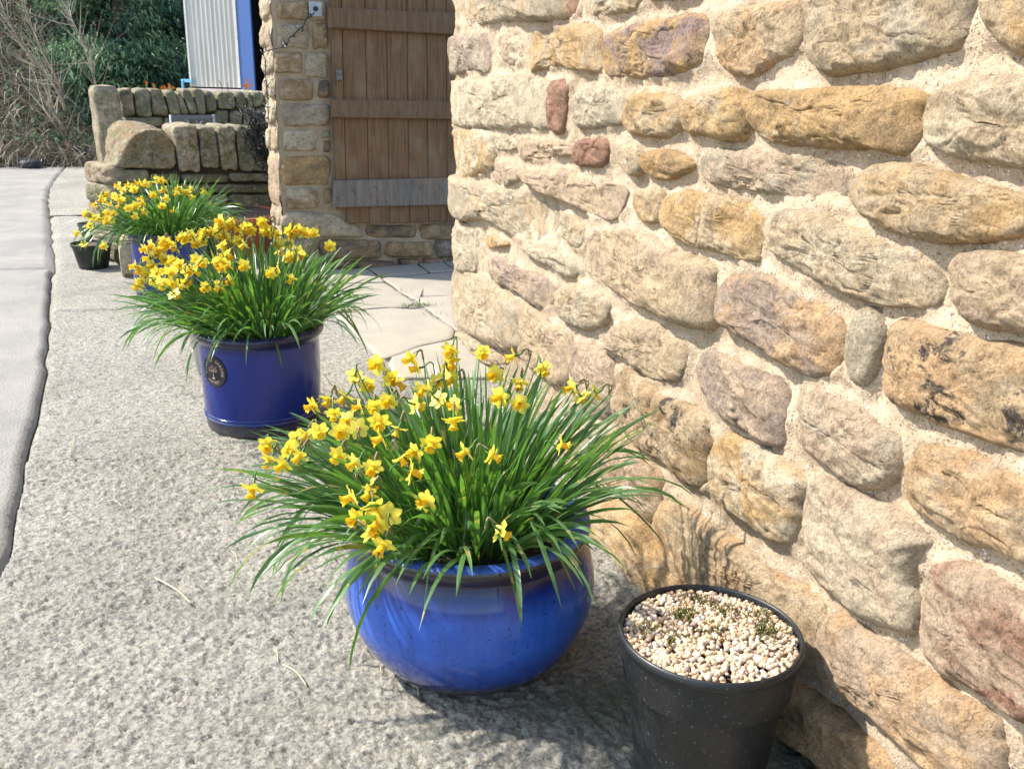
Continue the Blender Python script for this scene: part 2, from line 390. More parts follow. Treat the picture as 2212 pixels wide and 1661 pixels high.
ms(cA, [(487,945),(560,955),(680,940),(800,1000),(920,1020),(995,1040),(998,1120),(970,1190),(910,1200),(800,1165),(700,1110),(600,1070),(530,1020),(490,990)], PNK, TAN, .034)
ms(cA, [(102,985),(200,1010),(330,1050),(480,1070),(560,1080),(630,1130),(640,1230),(635,1330),(560,1340),(480,1330),(400,1290),(260,1215),(130,1215),(100,1100)], GRY, TAN, .036)
ms(cA, [(682,1200),(740,1200),(800,1260),(820,1330),(800,1375),(740,1360),(700,1310)], TAN, GRY, .024)
ms(cA, [(1090,1080),(1200,1050),(1240,1080),(1238,1200),(1190,1230),(1120,1210)], TAN, OCH, .026)
ms(cA, [(1258,1140),(1300,1085),(1420,1070),(1600,1100),(1740,1150),(1790,1220),(1780,1330),(1760,1430),(1680,1430),(1560,1390),(1430,1360),(1330,1310),(1268,1230)], TAN, OCH, .036)
ms(cA, [(95,1260),(170,1250),(215,1270),(220,1400),(210,1480),(150,1500),(100,1470)], GRY, PAL, .03)
ms(cA, [(265,1320),(310,1305),(370,1340),(370,1365),(300,1375),(270,1350)], OCH, TAN, .022)
ms(cC, [(500,70),(590,80),(700,120),(850,200),(1000,260),(1080,330),(1090,450),(1060,520),(1000,540),(900,500),(830,440),(700,360),(570,300),(520,220),(500,140)], PUR, PNK, .032)
ms(cA, [(470,1370),(560,1380),(680,1420),(770,1460),(775,1500),(745,1530),(690,1510),(600,1460),(500,1410)], PAL, GRY, .03)
ms(cD, [(130,960),(170,850),(270,790),(450,780),(620,820),(780,860),(850,930),(1050,1000),(1230,1060),(1285,1130),(1290,1300),(1260,1500),(1220,1640),(1100,1650),(950,1610),(780,1540),(600,1460),(400,1340),(260,1240),(150,1100)], TAN, PNK, .042)
ms(cC, [(148,260),(190,200),(300,230),(450,290),(600,380),(700,450),(750,560),(755,740),(770,900),(650,930),(500,870),(350,800),(180,700),(145,500)], GRY, TAN, .042)
ms(cC, [(148,790),(250,800),(400,890),(600,960),(640,1040),(560,1090),(400,1060),(150,930)], TAN, GRY, .04)
ms(cC, [(790,560),(900,560),(1000,660),(1150,760),(1260,800),(1270,900),(1240,1100),(1200,1250),(1080,1250),(950,1150),(800,1000),(785,800)], TAN, PNK, .034)
ms(cC, [(1150,430),(1220,340),(1350,330),(1480,380),(1590,460),(1605,560),(1580,680),(1490,750),(1380,750),(1260,690),(1180,590)], TAN, GRY, .044)
ms(cP, [(1237,745),(1275,752),(1318,778),(1326,842),(1322,890),(1296,908),(1258,886),(1238,842),(1230,794)], PNK, PUR, .036)
ms(cE, [(150,180),(200,60),(280,0),(400,-30),(540,-10),(680,90),(790,150),(805,300),(760,400),(700,450),(560,440),(450,370),(370,290),(240,220)], TAN, PNK, .038)
ms(cP, [(1560,640),(1580,605),(1640,595),(1700,620),(1760,660),(1805,700),(1810,760),(1790,800),(1740,805),(1680,770),(1600,720),(1560,690)], PUR, ORA, .04)
ms(cE, [(930,360),(1000,230),(1150,270),(1300,330),(1450,380),(1600,480),(1640,640),(1630,850),(1600,1000),(1480,960),(1300,860),(1180,770),(1050,630),(960,480)], PNK, PUR, .04)
ms(cE, [(240,620),(290,450),(380,390),(500,480),(650,590),(800,660),(960,750),(1000,880),(1000,1100),(980,1280),(900,1310),(800,1270),(650,1130),(500,1060),(330,880),(240,760)], TAN, BRN, .045, mark=.5)
ms(cP, [(1540,1004),(1555,950),(1577,937),(1620,958),(1663,980),(1706,1010),(1734,1040),(1732,1080),(1720,1140),(1696,1170),(1647,1145),(1593,1107),(1550,1064)], PAL, OCH, .046)
ms(cE, [(130,930),(300,960),(450,1080),(570,1190),(615,1290),(600,1420),(570,1560),(490,1640),(400,1560),(280,1400),(150,1250),(90,1080)], PNK, BRN, .04, mark=.25)
ms(cE, [(-60,740),(60,770),(225,850),(200,930),(60,930),(-60,880)], PAL, PNK, .03)
ms(cE, [(-160,960),(40,990),(110,1230),(240,1420),(330,1560),(250,1640),(60,1520),(-120,1300)], PNK, TAN, .035)
ms(cP, [(1425,1110),(1480,1085),(1545,1140),(1620,1200),(1700,1250),(1755,1300),(1770,1370),(1750,1420),(1690,1400),(1600,1350),(1500,1280),(1440,1210)], TAN, ORA, .045)
ms(cP, [(1300,1070),(1345,1075),(1400,1120),(1428,1190),(1500,1275),(1580,1350),(1540,1400),(1440,1330),(1370,1240),(1310,1160)], TAN, OCH, .10)
ms(cP, [(1548,45),(1600,20),(1680,8),(1722,5),(1728,60),(1712,110),(1660,140),(1630,160),(1580,150),(1550,120)], TAN, ORA, .034)
ms(cP, [(1750,-25),(1900,-45),(2085,-35),(2085,40),(2060,95),(1960,130),(1860,150),(1790,152),(1758,120),(1748,60)], TAN, GRY, .036)
ms(cP, [(2137,-20),(2230,-40),(2330,-10),(2340,90),(2240,125),(2180,100),(2145,60)], OCH, TAN, .04)
ms(cP, [(1618,214),(1650,200),(1760,195),(1880,190),(1978,205),(1975,260),(1960,320),(1945,332),(1880,320),(1780,315),(1680,305),(1625,260)], OCH, BRN, .04)
ms(cP, [(2005,250),(2040,195),(2110,175),(2230,165),(2400,180),(2400,340),(2230,365),(2130,345),(2050,330),(2005,300)], TAN, PAL, .036)
ms(cP, [(1865,390),(1900,360),(1970,358),(2060,385),(2150,410),(2240,435),(2235,485),(2130,515),(2040,520),(1960,505),(1890,470),(1865,430)], TAN, OCH, .042)
ms(cP, [(1660,490),(1700,455),(1760,465),(1850,500),(1930,530),(1990,570),(2015,610),(2000,655),(1930,655),(1850,640),(1760,600),(1700,560),(1665,530)], TAN, PAL, .036)
ms(cP, [(2065,590),(2075,555),(2130,545),(2230,560),(2380,590),(2380,740),(2230,720),(2120,700),(2070,650)], TAN, PNK, .034)
ms(cF, [(500,260),(540,130),(600,60),(660,90),(715,200),(710,350),(670,500),(600,570),(520,520),(490,400)], GRY, TAN, .034)
ms(cF, [(800,230),(850,170),(950,175),(1200,230),(1500,300),(1661,350),(1850,420),(1880,700),(1850,1020),(1661,1000),(1450,930),(1250,870),(1050,780),(860,690),(790,620),(760,450)], ORA, (.40, .29, .17), .036, mark=.42)
ms(cF, [(170,720),(180,600),(220,570),(350,630),(560,720),(740,850),(830,930),(820,1080),(740,1190),(640,1240),(500,1210),(330,1070),(200,960),(160,830)], PNK, PAL, .036)
ms(cF, [(920,1150),(970,1020),(1040,960),(1150,980),(1350,1040),(1500,1130),(1661,1200),(1850,1290),(1900,1500),(1850,1780),(1661,1720),(1500,1650),(1300,1600),(1100,1480),(940,1360),(910,1260)], ORA, TAN, .04)
ms(cH, [(215,80),(215,-60),(240,-190),(310,-245),(420,-220),(560,-150),(700,-80),(850,0),(990,140),(960,210),(925,300),(905,400),(912,560),(900,720),(780,700),(600,640),(480,540),(340,430),(260,320)], PAL, PNK, .046)
ms(cH, [(1010,620),(1030,450),(1080,350),(1200,320),(1380,350),(1500,430),(1661,560),(1900,720),(1950,1000),(1900,1350),(1661,1310),(1500,1220),(1350,1130),(1200,1050),(1080,960),(1000,780)], PNK, RED, .04)
ms(cH, [(320,830),(360,700),(440,640),(540,690),(700,800),(900,950),(1100,1090),(1300,1200),(1420,1330),(1450,1480),(1420,1680),(1300,1740),(1080,1661),(850,1450),(650,1280),(500,1150),(400,1080),(340,980)], PNK, ORA, .05)
ms(cH, [(60,1250),(110,1120),(180,1100),(300,1180),(400,1260),(520,1370),(700,1500),(800,1640),(950,1850),(800,1900),(500,1800),(370,1640),(250,1520),(100,1380)], BRN, ORA, .055)

polys = []
wall = obj('stone_wall', None, label='large sunlit rubble wall of rounded tan sandstones in cream mortar', category='wall')
sid = 0
for (c, pts, col, tone, b, kw) in main:
    sid += 1
    pl = [WALL.px(*c(*p), off=.012) for p in pts]
    dist = np.mean([p[0] for p in pl])
    res = .0052 if dist < 2.0 else .0065 if dist < 3 else .008
    polys.append(stone_obj(WALL, pl, col, tone, b*1.0, .03, res, sid, M_STONE, wall, p=5.0, grow=1.095, mark=kw.get('mark', 0.0)))
# filler stones above and beyond the mapped part, course by course
def clash(q, pol):
    x0, z0 = q.min(0)-.012; x1, z1 = q.max(0)+.012
    for p in pol:
        a0, b0 = p.min(0); a1, b1 = p.max(0)
        if a0 < x1 and a1 > x0 and b0 < z1 and b1 > z0: return True
    return False
rr = random.Random(5)
z = .05
while z < 2.5:
    hgt = rr.uniform(.10, .19); y = -.45+rr.uniform(0, .1)
    while y < WALL_END-.03:
        ln = rr.uniform(.14, .40); ln = min(ln, WALL_END-.01-y)
        if ln > .07:
            q = np.array([(y, z+hgt*.5), (y+.01, z+hgt*.9), (y+ln*.4, z+hgt), (y+ln*.92, z+hgt*.93), (y+ln, z+hgt*.5), (y+ln*.93, z+.01), (y+ln*.5, z), (y+.02, z+.02)])
            q += np.array([[rr.uniform(-.009, .009), rr.uniform(-.009, .009)] for _ in q])
            if not clash(q, polys):
                sid += 1; a, b2 = rr.sample([TAN, PAL, GRY, PNK, OCH, TAN, PUR], 2)
                polys.append(stone_obj(WALL, q, a, b2, rr.uniform(.026, .036), .03, .013, sid, M_STONE, wall, p=4.2))
        y += ln+rr.uniform(.02, .035)
    z += hgt+rr.uniform(.022, .035)
# mortar heightfield
def poly_dist(U, Zz, Q):
    A = Q; B = np.roll(Q, -1, 0); px = np.stack([U, Zz], -1)[:, None, :]
    ab = B-A; t = np.clip(((px-A)*ab).sum(-1)/((ab*ab).sum(-1)+1e-12), 0, 1)
    d = np.linalg.norm(px-(A+ab*t[..., None]), axis=-1).min(1)
    x, y = U[:, None], Zz[:, None]
    cr = ((A[:, 1] > y) != (B[:, 1] > y)) & (x < (B[:, 0]-A[:, 0])*(y-A[:, 1])/(B[:, 1]-A[:, 1]+1e-15)+A[:, 0])
    return np.where(cr.sum(1) % 2 == 1, -d, d)
def mortar_mesh(fr, u0, u1, z0, z1, st, polys, base=0.0, thick=.45, ugrid=None):
    u = ugrid if ugrid is not None else np.arange(u0, u1+st, st); z = np.arange(z0, z1+st, st); nu, nz = len(u), len(z)
    U, Zg = np.meshgrid(u, z, indexing='ij'); Uf, Zf = U.ravel(), Zg.ravel(); D = np.full(len(Uf), .06)
    for q in polys:
        q2, _ = resample(q, 44); m = (Uf > q2[:, 0].min()-.06) & (Uf < q2[:, 0].max()+.06) & (Zf > q2[:, 1].min()-.06) & (Zf < q2[:, 1].max()+.06)
        if m.any(): D[m] = np.minimum(D[m], poly_dist(Uf[m], Zf[m], q2))
    p3 = np.c_[Uf, Zf, np.zeros(len(Uf))]
    h = base+fbm(p3*7, 2, 31)*.008+fbm(p3*38, 3, 41)*.0045+.013*np.exp(-np.clip(D, 0, 1)/.014)*(.75+.5*vn(p3*16, 51))
    h = np.where(D < 0, np.maximum(h-.4*np.abs(D), base-.004), h)
    V = fr.u*Uf[:, None]+np.array([0, 0, 1.0])*Zf[:, None]+fr.n*h[:, None]+fr.o
    F = grid_faces(nu, nz)
    mb = MB(); nrm = np.cross(fr.u, [0, 0, 1.0])
    F = F[:, ::-1] if np.dot(nrm, fr.n) < 0 else F
    mb.add(V, F)
    for (a, b, c_, d) in (((u[0], z[0]), (u[0], z[-1]), 0, 0), ((u[-1], z[0]), (u[-1], z[-1]), 0, 0), ((u[0], z[-1]), (u[-1], z[-1]), 0, 0)):
        P = [fr.at(a[0], a[1], base), fr.at(b[0], b[1], base), fr.at(b[0], b[1], -thick), fr.at(a[0], a[1], -thick)]
        mb.add(P, [[0, 1, 2, 3]])
    P = [fr.at(u[0], z[0], -thick), fr.at(u[-1], z[0], -thick), fr.at(u[-1], z[-1], -thick), fr.at(u[0], z[-1], -thick)]
    mb.add(P, [[0, 1, 2, 3]])
    return mb.mesh('mortar')
ug = np.r_[np.arange(-.5, 2.2, .008), np.arange(2.2, WALL_END-.012, .0105)]
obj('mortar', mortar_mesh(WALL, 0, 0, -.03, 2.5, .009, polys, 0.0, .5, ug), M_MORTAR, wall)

# ---------------------------------------------------------------- ground
def mat_concrete():
    m, t, b = newmat('exposed_concrete'); v = N(t, 'ShaderNodeTexCoord').outputs['Object']
    st = N(t, 'ShaderNodeAttribute', attribute_name='dark_tint').outputs['Fac']
    col = mix(t, ramp(t, noise(t, v, 2.2, 5, .6), [(.35, 0.0), (.65, 1.0)]), (.375, .35, .29), (.32, .30, .25))
    vo = N(t, 'ShaderNodeTexVoronoi', feature='F1'); vo.inputs['Scale'].default_value = 95; vo.inputs['Randomness'].default_value = 1; L(t, v, vo.inputs['Vector'])
    col = mix(t, 1.0, col, ramp(t, noise(t, v, 1.1, 6, .65, .8), [(.33, .74), (.5, 1.0), (.68, 1.12)]), 'MULTIPLY')
    vk = N(t, 'ShaderNodeTexVoronoi', feature='DISTANCE_TO_EDGE'); vk.inputs['Scale'].default_value = .75
    nk = N(t, 'ShaderNodeTexNoise'); nk.inputs['Scale'].default_value = 3.5; nk.inputs['Detail'].default_value = 6; L(t, v, nk.inputs['Vector'])
    sk_ = N(t, 'ShaderNodeVectorMath', operation='SCALE'); sk_.inputs[3].default_value = .35; L(t, nk.outputs['Color'], sk_.inputs[0])
    ak = N(t, 'ShaderNodeVectorMath', operation='ADD'); L(t, v, ak.inputs[0]); L(t, sk_.outputs[0], ak.inputs[1]); L(t, ak.outputs[0], vk.inputs['Vector'])
    hair = math_(t, 'MULTIPLY', ramp(t, vk.outputs['Distance'], [(.0, 1.0), (.0035, 0.0)]), ramp(t, noise(t, v, 2.3, 2), [(.5, 0.0), (.6, .7)]))
    col = mix(t, hair, col, (.10, .09, .07))
    g = ramp(t, noise(t, v, 120, 4, .75, .5), [(.32, .42), (.48, 1.0), (.72, 1.3)])
    col = mix(t, 1.0, col, g, 'MULTIPLY')
    ag = ramp(t, noise(t, v, 60, 3, .6), [(.34, .6), (.5, 1.0), (.7, 1.2)]); col = mix(t, .9, col, mix(t, 1.0, col, ag, 'MULTIPLY'))
    vc = N(t, 'ShaderNodeSeparateColor'); L(t, vo.outputs['Color'], vc.inputs[0])
    peb = ramp(t, vc.outputs[0], [(.80, 0.0), (.84, 1.0)]); col = mix(t, math_(t, 'MULTIPLY', peb, .5), col, (.46, .40, .32))
    peb2 = ramp(t, vc.outputs[1], [(.86, 0.0), (.9, 1.0)]); col = mix(t, math_(t, 'MULTIPLY', peb2, .6), col, (.20, .19, .18))
    moss = ramp(t, noise(t, v, 9, 5, .7), [(.50, 0.0), (.72, .55)]); col = mix(t, math_(t, 'MULTIPLY', moss, .6), col, (.27, .27, .185))
    wm = ramp(t, noise(t, v, 4.1, 3, .6, 1), [(.66, 0.0), (.74, .5)]); col = mix(t, wm, col, (.55, .50, .44))
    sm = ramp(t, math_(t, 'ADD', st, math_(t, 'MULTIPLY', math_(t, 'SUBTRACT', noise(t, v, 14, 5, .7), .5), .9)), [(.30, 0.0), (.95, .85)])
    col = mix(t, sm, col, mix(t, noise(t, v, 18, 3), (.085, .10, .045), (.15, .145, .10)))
    L(t, col, b.inputs['Base Color']); b.inputs['Roughness'].default_value = .9; b.inputs['Specular IOR Level'].default_value = .25
    n1 = bump(t, None, noise(t, v, 85, 5, .75), .012, 1.0)
    n2 = bump(t, None, vo.outputs['Distance'], .004, .7, n1)
    bump(t, b, noise(t, v, 260, 3, .7), .003, .9, n2); return m
M_CONC = mat_concrete()
M_ROAD = mat_simple('worn_tarmac', (.325, .30, .262), (.255, .24, .215), 3, .9, .012, 110, .2)
M_SOIL = mat_simple('damp_soil', (.045, .035, .025), (.08, .06, .04), 60, .95, .01, 90, .2)
M_SOILP = mat_simple('potting_compost', (.10, .065, .045), (.17, .125, .095), 70, .95, .008, 110, .2)
crk = catmull(np.array([(-.62, -1.0), (-.62, 1.2), (-.685, 2.4), (-.748, 2.97), (-.86, 3.9), (-.96, 4.7), (-1.067, 5.38), (-1.22, 6.3), (-1.33, 7.1), (-1.6, 8.6), (-2.1, 11.5), (-2.4, 14.5)]), 8, False)
def edge_x(y, s, a, wob=.12):
    p = np.c_[np.asarray(y)*9, np.zeros(len(y)), np.zeros(len(y))]; q = p*5
    return np.interp(y, crk[:, 1], crk[:, 0])+a*(vn(p*.5, 5)*.010+wob*(vn(q, s+1)*.006+np.clip(vn(p*2.1, s+7)-.45, 0, 1)*.05*(1 if s == 3 else 0)))
def ground_piece(name, y0, y1, sty, nx, xl, xr, mat, amp, pitn=1.0, drop=True, label=None):
    y = np.arange(y0, y1, sty); X0 = xl(y); X1 = xr(y); t = np.linspace(0, 1, nx)
    X = X0[:, None]*(1-t)+X1[:, None]*t; Y = np.repeat(y[:, None], nx, 1)
    p = np.c_[X.ravel(), Y.ravel(), np.zeros(X.size)]
    Z = (fbm(p*2.0, 2, 61)*.004+(fbm(p*42, 2, 71)*.0022+fbm(p*np.array([95, 95, 1]), 2, 73)*.0026)*pitn)*amp
    wp = p*48+np.stack([vn(p*60, 83), vn(p*60, 84), 0*p[:, 0]], -1)*.9
    pits = (np.clip(vn(wp, 77)-.22, 0, 1)*-.012+np.clip(vn(wp*1.9+9, 79)-.25, 0, 1)*-.008-np.clip(np.abs(vn(wp*.55, 87))*-1+.07, 0, 1)*.05)*pitn*amp
    Z = (Z+pits*.8).reshape(X.shape)
    if drop:
        for k, e in enumerate((.004, .0, )):
            pass
        de = np.minimum(np.minimum(Y-y0, y1-sty-Y), 9) if drop != 'left' else 9+0*Y
        dx = X-X0[:, None]
        if drop == 'right': dx = X1[:, None]-X
        de = (y1-sty-Y) if drop == 'near' else de; d = np.minimum(de, dx); Z = Z-.03*np.clip(1-d/.006, 0, 1)-.004*np.exp(-np.clip(d, 0, 1)/.010)
    V = np.stack([X, Y, Z], -1).reshape(-1, 3); F = grid_faces(len(y), nx)[:, ::-1]
    me = mesh_np(name, V, F)
    # dark greenish patches by the bowl and black pot, moss along the foot of the wall
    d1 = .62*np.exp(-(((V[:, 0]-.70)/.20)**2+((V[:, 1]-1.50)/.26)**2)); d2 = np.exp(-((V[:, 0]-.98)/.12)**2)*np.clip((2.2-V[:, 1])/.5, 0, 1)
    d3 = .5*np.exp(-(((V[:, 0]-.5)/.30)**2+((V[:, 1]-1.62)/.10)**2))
    at = me.attributes.new('dark_tint', 'FLOAT', 'POINT'); at.data.foreach_set('value', np.clip(d1+d2*.9+d3, 0, 1).astype(np.float32))
    o = obj(name, me, mat, kind='structure')
    return o
XR = lambda y: np.full(len(y), 1.02)
XRf = lambda y: np.full(len(y), 3.0)
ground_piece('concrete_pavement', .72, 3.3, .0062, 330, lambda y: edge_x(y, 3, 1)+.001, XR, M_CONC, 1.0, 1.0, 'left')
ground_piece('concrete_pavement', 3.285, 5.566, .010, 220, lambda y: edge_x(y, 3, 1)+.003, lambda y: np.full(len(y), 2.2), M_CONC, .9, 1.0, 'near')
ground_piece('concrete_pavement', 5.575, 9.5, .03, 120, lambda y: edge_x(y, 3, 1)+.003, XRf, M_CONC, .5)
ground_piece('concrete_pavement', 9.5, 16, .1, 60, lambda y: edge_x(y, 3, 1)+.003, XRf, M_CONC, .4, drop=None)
ground_piece('road', -.5, 6.86, .011, 130, lambda y: edge_x(y, 3, 1)-2.6, lambda y: edge_x(y, 8, 1)-.004, M_ROAD, .6, .6, 'right')
ground_piece('road', 6.875, 14.6, .04, 200, lambda y: np.full(len(y), -9.0), lambda y: edge_x(y, 8, 1)-.005, M_ROAD, .5, .6, 'right')
g = MB(); g.add([(-60, -20, -.035), (60, -20, -.035), (60, 90, -.035), (-60, 90, -.035)], [[0, 1, 2, 3]])
obj('ground', g.mesh('ground'), M_SOIL, kind='structure')
g = MB(); g.add([(-9, -3, -.01), (-3.2, -3, -.01), (-3.7, 6.87, -.01), (-9, 6.87, -.01)], [[0, 1, 2, 3]])
g.add([(-3.2, -3, -.012), (1.02, -3, -.012), (1.02, .73, -.012), (-3.2, .73, -.012)], [[0, 1, 2, 3]])
obj('road', g.mesh('road'), M_ROAD, kind='structure')

# flagstones by the door
M_FLAG = mat_simple('york_flagstone', (.335, .295, .23), (.285, .258, .205), 6, .8, .004, 60, .35)
flags = [
    [(130,812),(575,797),(850,985),(790,1030),(600,1030),(330,1052),(60,1060)],
    [(60,1068),(330,1060),(600,1038),(780,1045),(940,1050),(1225,1240),(1225,1330),(900,1400),(640,1500),(560,1520),(470,1470),(240,1230)],
    [(60,655),(385,662),(520,748),(565,790),(130,804),(60,806)],
    [(405,655),(860,612),(985,700),(760,722),(530,742)],
    [(880,606),(1100,592),(1240,680),(1000,697)],
    [(1115,590),(1400,560),(1500,700),(1250,680)],
    [(545,752),(1000,708),(1230,693),(1300,910),(890,925),(900,975),(700,870)],
    [(890,935),(1250,915),(1420,1000),(1400,1330),(1240,1235),(960,1040)],
    [(640,1508),(900,1410),(1225,1340),(1600,1330),(1600,1700),(700,1700),(590,1560)]]
bed = MB(); bp = [on_ground(*c6(x, y), .0008) for x, y in [(70, 662), (400, 650), (1240, 590), (1500, 575), (1560, 1640), (720, 1640), (250, 1225), (70, 1060)]]
bed.add(bp, [[7, 6, 5, 4], [7, 4, 3, 2], [7, 2, 1, 0]])
paving = obj('paving', bed.mesh('paving'), M_SOIL, kind='structure')
for k, f in enumerate(flags):
    P = np.array([on_ground(*c6(x, y))[:2] for x, y in f]); c = P.mean(0)
    # densify edges with small wobble
    Q, per = resample(P, int(max(24, 60))); Q = Q+np.c_[vn(np.c_[Q*14, np.full(len(Q), k)], 2), vn(np.c_[Q*14, np.full(len(Q), k)], 4)]*.006
    n = len(Q); rings = [(1, -.03), (1, .004), (.985, .0085), (.9, .0095), (.6, .010), (.2, .010)]
    V = np.concatenate([np.c_[c+(Q-c)*s, np.full(n, zz)] for s, zz in rings]); V[:, 2] += vn(V*5+k)*.0015
    a2 = np.sum(Q[:, 0]*np.roll(Q[:, 1], -1)-Q[:, 1]*np.roll(Q[:, 0], -1))
    F = grid_faces(len(rings), n, True); F = F if a2 > 0 else F[:, ::-1]
    V = np.vstack([V, [*c, .010]]); tri = [[(len(rings)-1)*n+i, (len(rings)-1)*n+(i+1) % n, len(V)-1, len(V)-1] for i in range(n)]
    tri = np.array(tri) if a2 > 0 else np.array(tri)[:, [1, 0, 2, 3]]
    mb = MB(); mb.add(V-np.array([c[0], c[1], 0]), np.vstack([F, tri])); obj('paving_slab', mb.mesh('paving_slab', True), M_FLAG, paving, (c[0], c[1], rng.uniform(-.001, .001)))
# little weeds in the joints
M_WEED = mat_simple('weed', (.10, .16, .04), (.20, .20, .08), 40, .7, 0)
mb = MB()
for (cx, cy), n in (((870, 1020), 90), ((930, 1025), 50), ((180, 1085), 130), ((60, 1090), 90), ((720, 880), 12), ((1060, 1110), 14)):
    c = on_ground(*c6(cx, cy))
    for _ in range(n):
        p = c+np.array([rng.normal(0, .05), rng.normal(0, .014), .012]); a = rng.uniform(0, 2*PI); ln = rng.uniform(.008, .028)
        d = np.array([math.cos(a)*.9, math.sin(a)*.9, rng.uniform(.3, 1.0)])*ln; s_ = np.array([-math.sin(a), math.cos(a), 0])*.002
        mb.add([p-s_, p+s_, p+d*.6+s_, p+d], [[0, 1, 2, 3]])
obj('joint_weeds', mb.mesh('joint_weeds'), M_WEED, kind='stuff', label='small green weeds growing in the flagstone joints')
# straws and crumbs on the concrete
M_STRAW = mat_simple('dry_straw', (.62, .52, .34), (.52, .40, .24), 50, .7, 0)
straws = [((335,1248),(412,1302)),((612,1435),(662,1480)),((818,1412),(822,1452)),((1290,1296),(1312,1308)),((98,515+15),(92,560)),((160,945),(148,985)),((235,1080),(262,1092)),((890,1480),(905,1500)),((590,1400),(600,1430)),((500,1190),(512,1215))]
slab_l = ['long pale straw on the bare concrete left of the blue bowl', 'long pale straw on the concrete below the blue bowl, left', 'upright looking bit of straw against the lower left of the blue bowl', 'short white bit of straw between the blue bowl and the gravel pot', 'pale twig fleck near the tarmac joint, farthest away', 'pale fleck of straw beside the tarmac joint level with the emblem pot', 'short straw left of the nearest leaf tips', 'tiny straw under the front of the blue bowl', 'tiny straw between the long straw and the blue bowl', 'short straw just under the leftmost leaf tips of the bowl clump']
for i, (a, b_) in enumerate(straws):
    pa, pb = on_ground(*a, .006), on_ground(*b_, .006); md = (pa+pb)/2+np.array([.004, .004, .004])
    mb = MB(); mb.tube(catmull(np.array([pa-md, np.array([0, 0, 0]), pb-md]), 4, False), .0017 if i < 2 else .001, 5)
    obj('straw', mb.mesh('straw'), M_STRAW, None, md, label=slab_l[i], category='straw', group='loose straws on the concrete')

# ---------------------------------------------------------------- outbuilding with the plank door
DW = Frame((.585, 6.52), 10.0)
ob = obj('outbuilding', None, label='shaded stone outbuilding with brown plank door and rubble pier', category='building')
dpol = []
def poly_of(c, pts, fr=DW): return [fr.px(*c(*p)) for p in pts]
def rect(x0, y0, x1, y1, j=.0):
    r = random.Random(int(x0*7+y0)); q = lambda a: a+r.uniform(-1, 1)*min(x1-x0, y1-y0)*.05
    w_, h_ = x1-x0, y1-y0
    return [(x0, y0+h_*.2), (x0+w_*.08, y0), (x0+w_*.5, q(y0)), (x1-w_*.08, y0), (x1, y0+h_*.25), (q(x1), y0+h_*.6), (x1-w_*.05, y1), (x0+w_*.5, q(y1)), (x0+w_*.07, y1), (q(x0), y0+h_*.6)]
for (c, r_, col, tone, b) in [
    (cI, (952,5,1262,195), BRN, TAN, .02), (cI, (1278,10,1432,205), TAN, BRN, .018), (cI, (945,225,1262,462), GRY, TAN, .02), (cI, (1300,220,1450,472), BRN, TAN, .018),
    (cI, (940,492,1212,700), BRN, TAN, .02), (cI, (1226,500,1452,742), GRY, TAN, .018), (cI, (985,750,1312,950), BRN, PNK, .02), (cI, (1352,765,1462,930), BRN, DKB, .018),
    (cI, (1020,985,1472,1192), PUR, GRY, .02), (cI, (1015,1235,1350,1432), PAL, GRY, .018), (cI, (1382,1240,1472,1312), DKB, GRN, .015), (cI, (1400,1330,1474,1445), DKB, BRN, .012),
    (cI, (1010,1482,1480,1762), BRN, OCH, .02), (cJ, (185,958,352,1068), PAL, BRN, .02), (cJ, (368,958,416,1052), BRN, TAN, .015),
    (cJ, (350,1226,675,1322), BRN, DKB, .035), (cJ, (690,1232,930,1312), BRN, ORA, .035), (cJ, (590,1150,852,1212), DKB, BRN, .02), (cJ, (862,1145,1062,1222), BRN, TAN, .02),
    (cJ, (940,1226,1130,1312), DKB, PUR, .03), (cJ, (300,1332,742,1366), RED, DKB, .05), (cJ, (752,1320,862,1350), DKB, BRN, .04), (cJ, (872,1316,988,1346), RED, PUR, .04), (cJ, (1000,1322,1120,1346), DKB, BRN, .04),
    (cJ, (180,1225,330,1325), GRY, BRN, .03)]:
    sid += 1; dpol.append(stone_obj(DW, poly_of(c, rect(*r_)), col, tone, b*1.6, .03, .014, sid, M_STONE, ob, .6, 5))
sid += 1
dpol.append(stone_obj(DW, poly_of(cJ, [(170,1085),(300,1080),(440,1098),(520,1135),(575,1170),(570,1212),(400,1212),(300,1195),(180,1170)]), GRY, PAL, .05, .03, .014, sid, M_STONE, ob, .6, 4))
PU0 = DW.px(*cI(1010, 1000))[0]-.03     # left corner of the pier
# stones above the frame and right of the door
z = 1.76
while z < 2.7:
    y = PU0+.02
    while y < 2.4:
        ln = rr.uniform(.16, .36); hgt = .15
        q = np.array([(y, z+.05), (y+.02, z+hgt), (y+ln*.5, z+hgt), (y+ln-.02, z+hgt), (y+ln, z+.06), (y+ln-.02, z), (y+.02, z)])
        sid += 1; a, b2 = rr.sample([TAN, BRN, GRY, PNK], 2); dpol.append(stone_obj(DW, q, a, b2, .025, .03, .03, sid, M_STONE, ob, .6, 5)); y += ln+.03
    z += .18
obj('mortar', mortar_mesh(DW, PU0, 2.6, -.03, 2.75, .016, dpol, 0.0, .30), mat_simple('old_mortar', (.40, .32, .22), (.30, .23, .15), 8, .95, .006, 120, .2), ob)
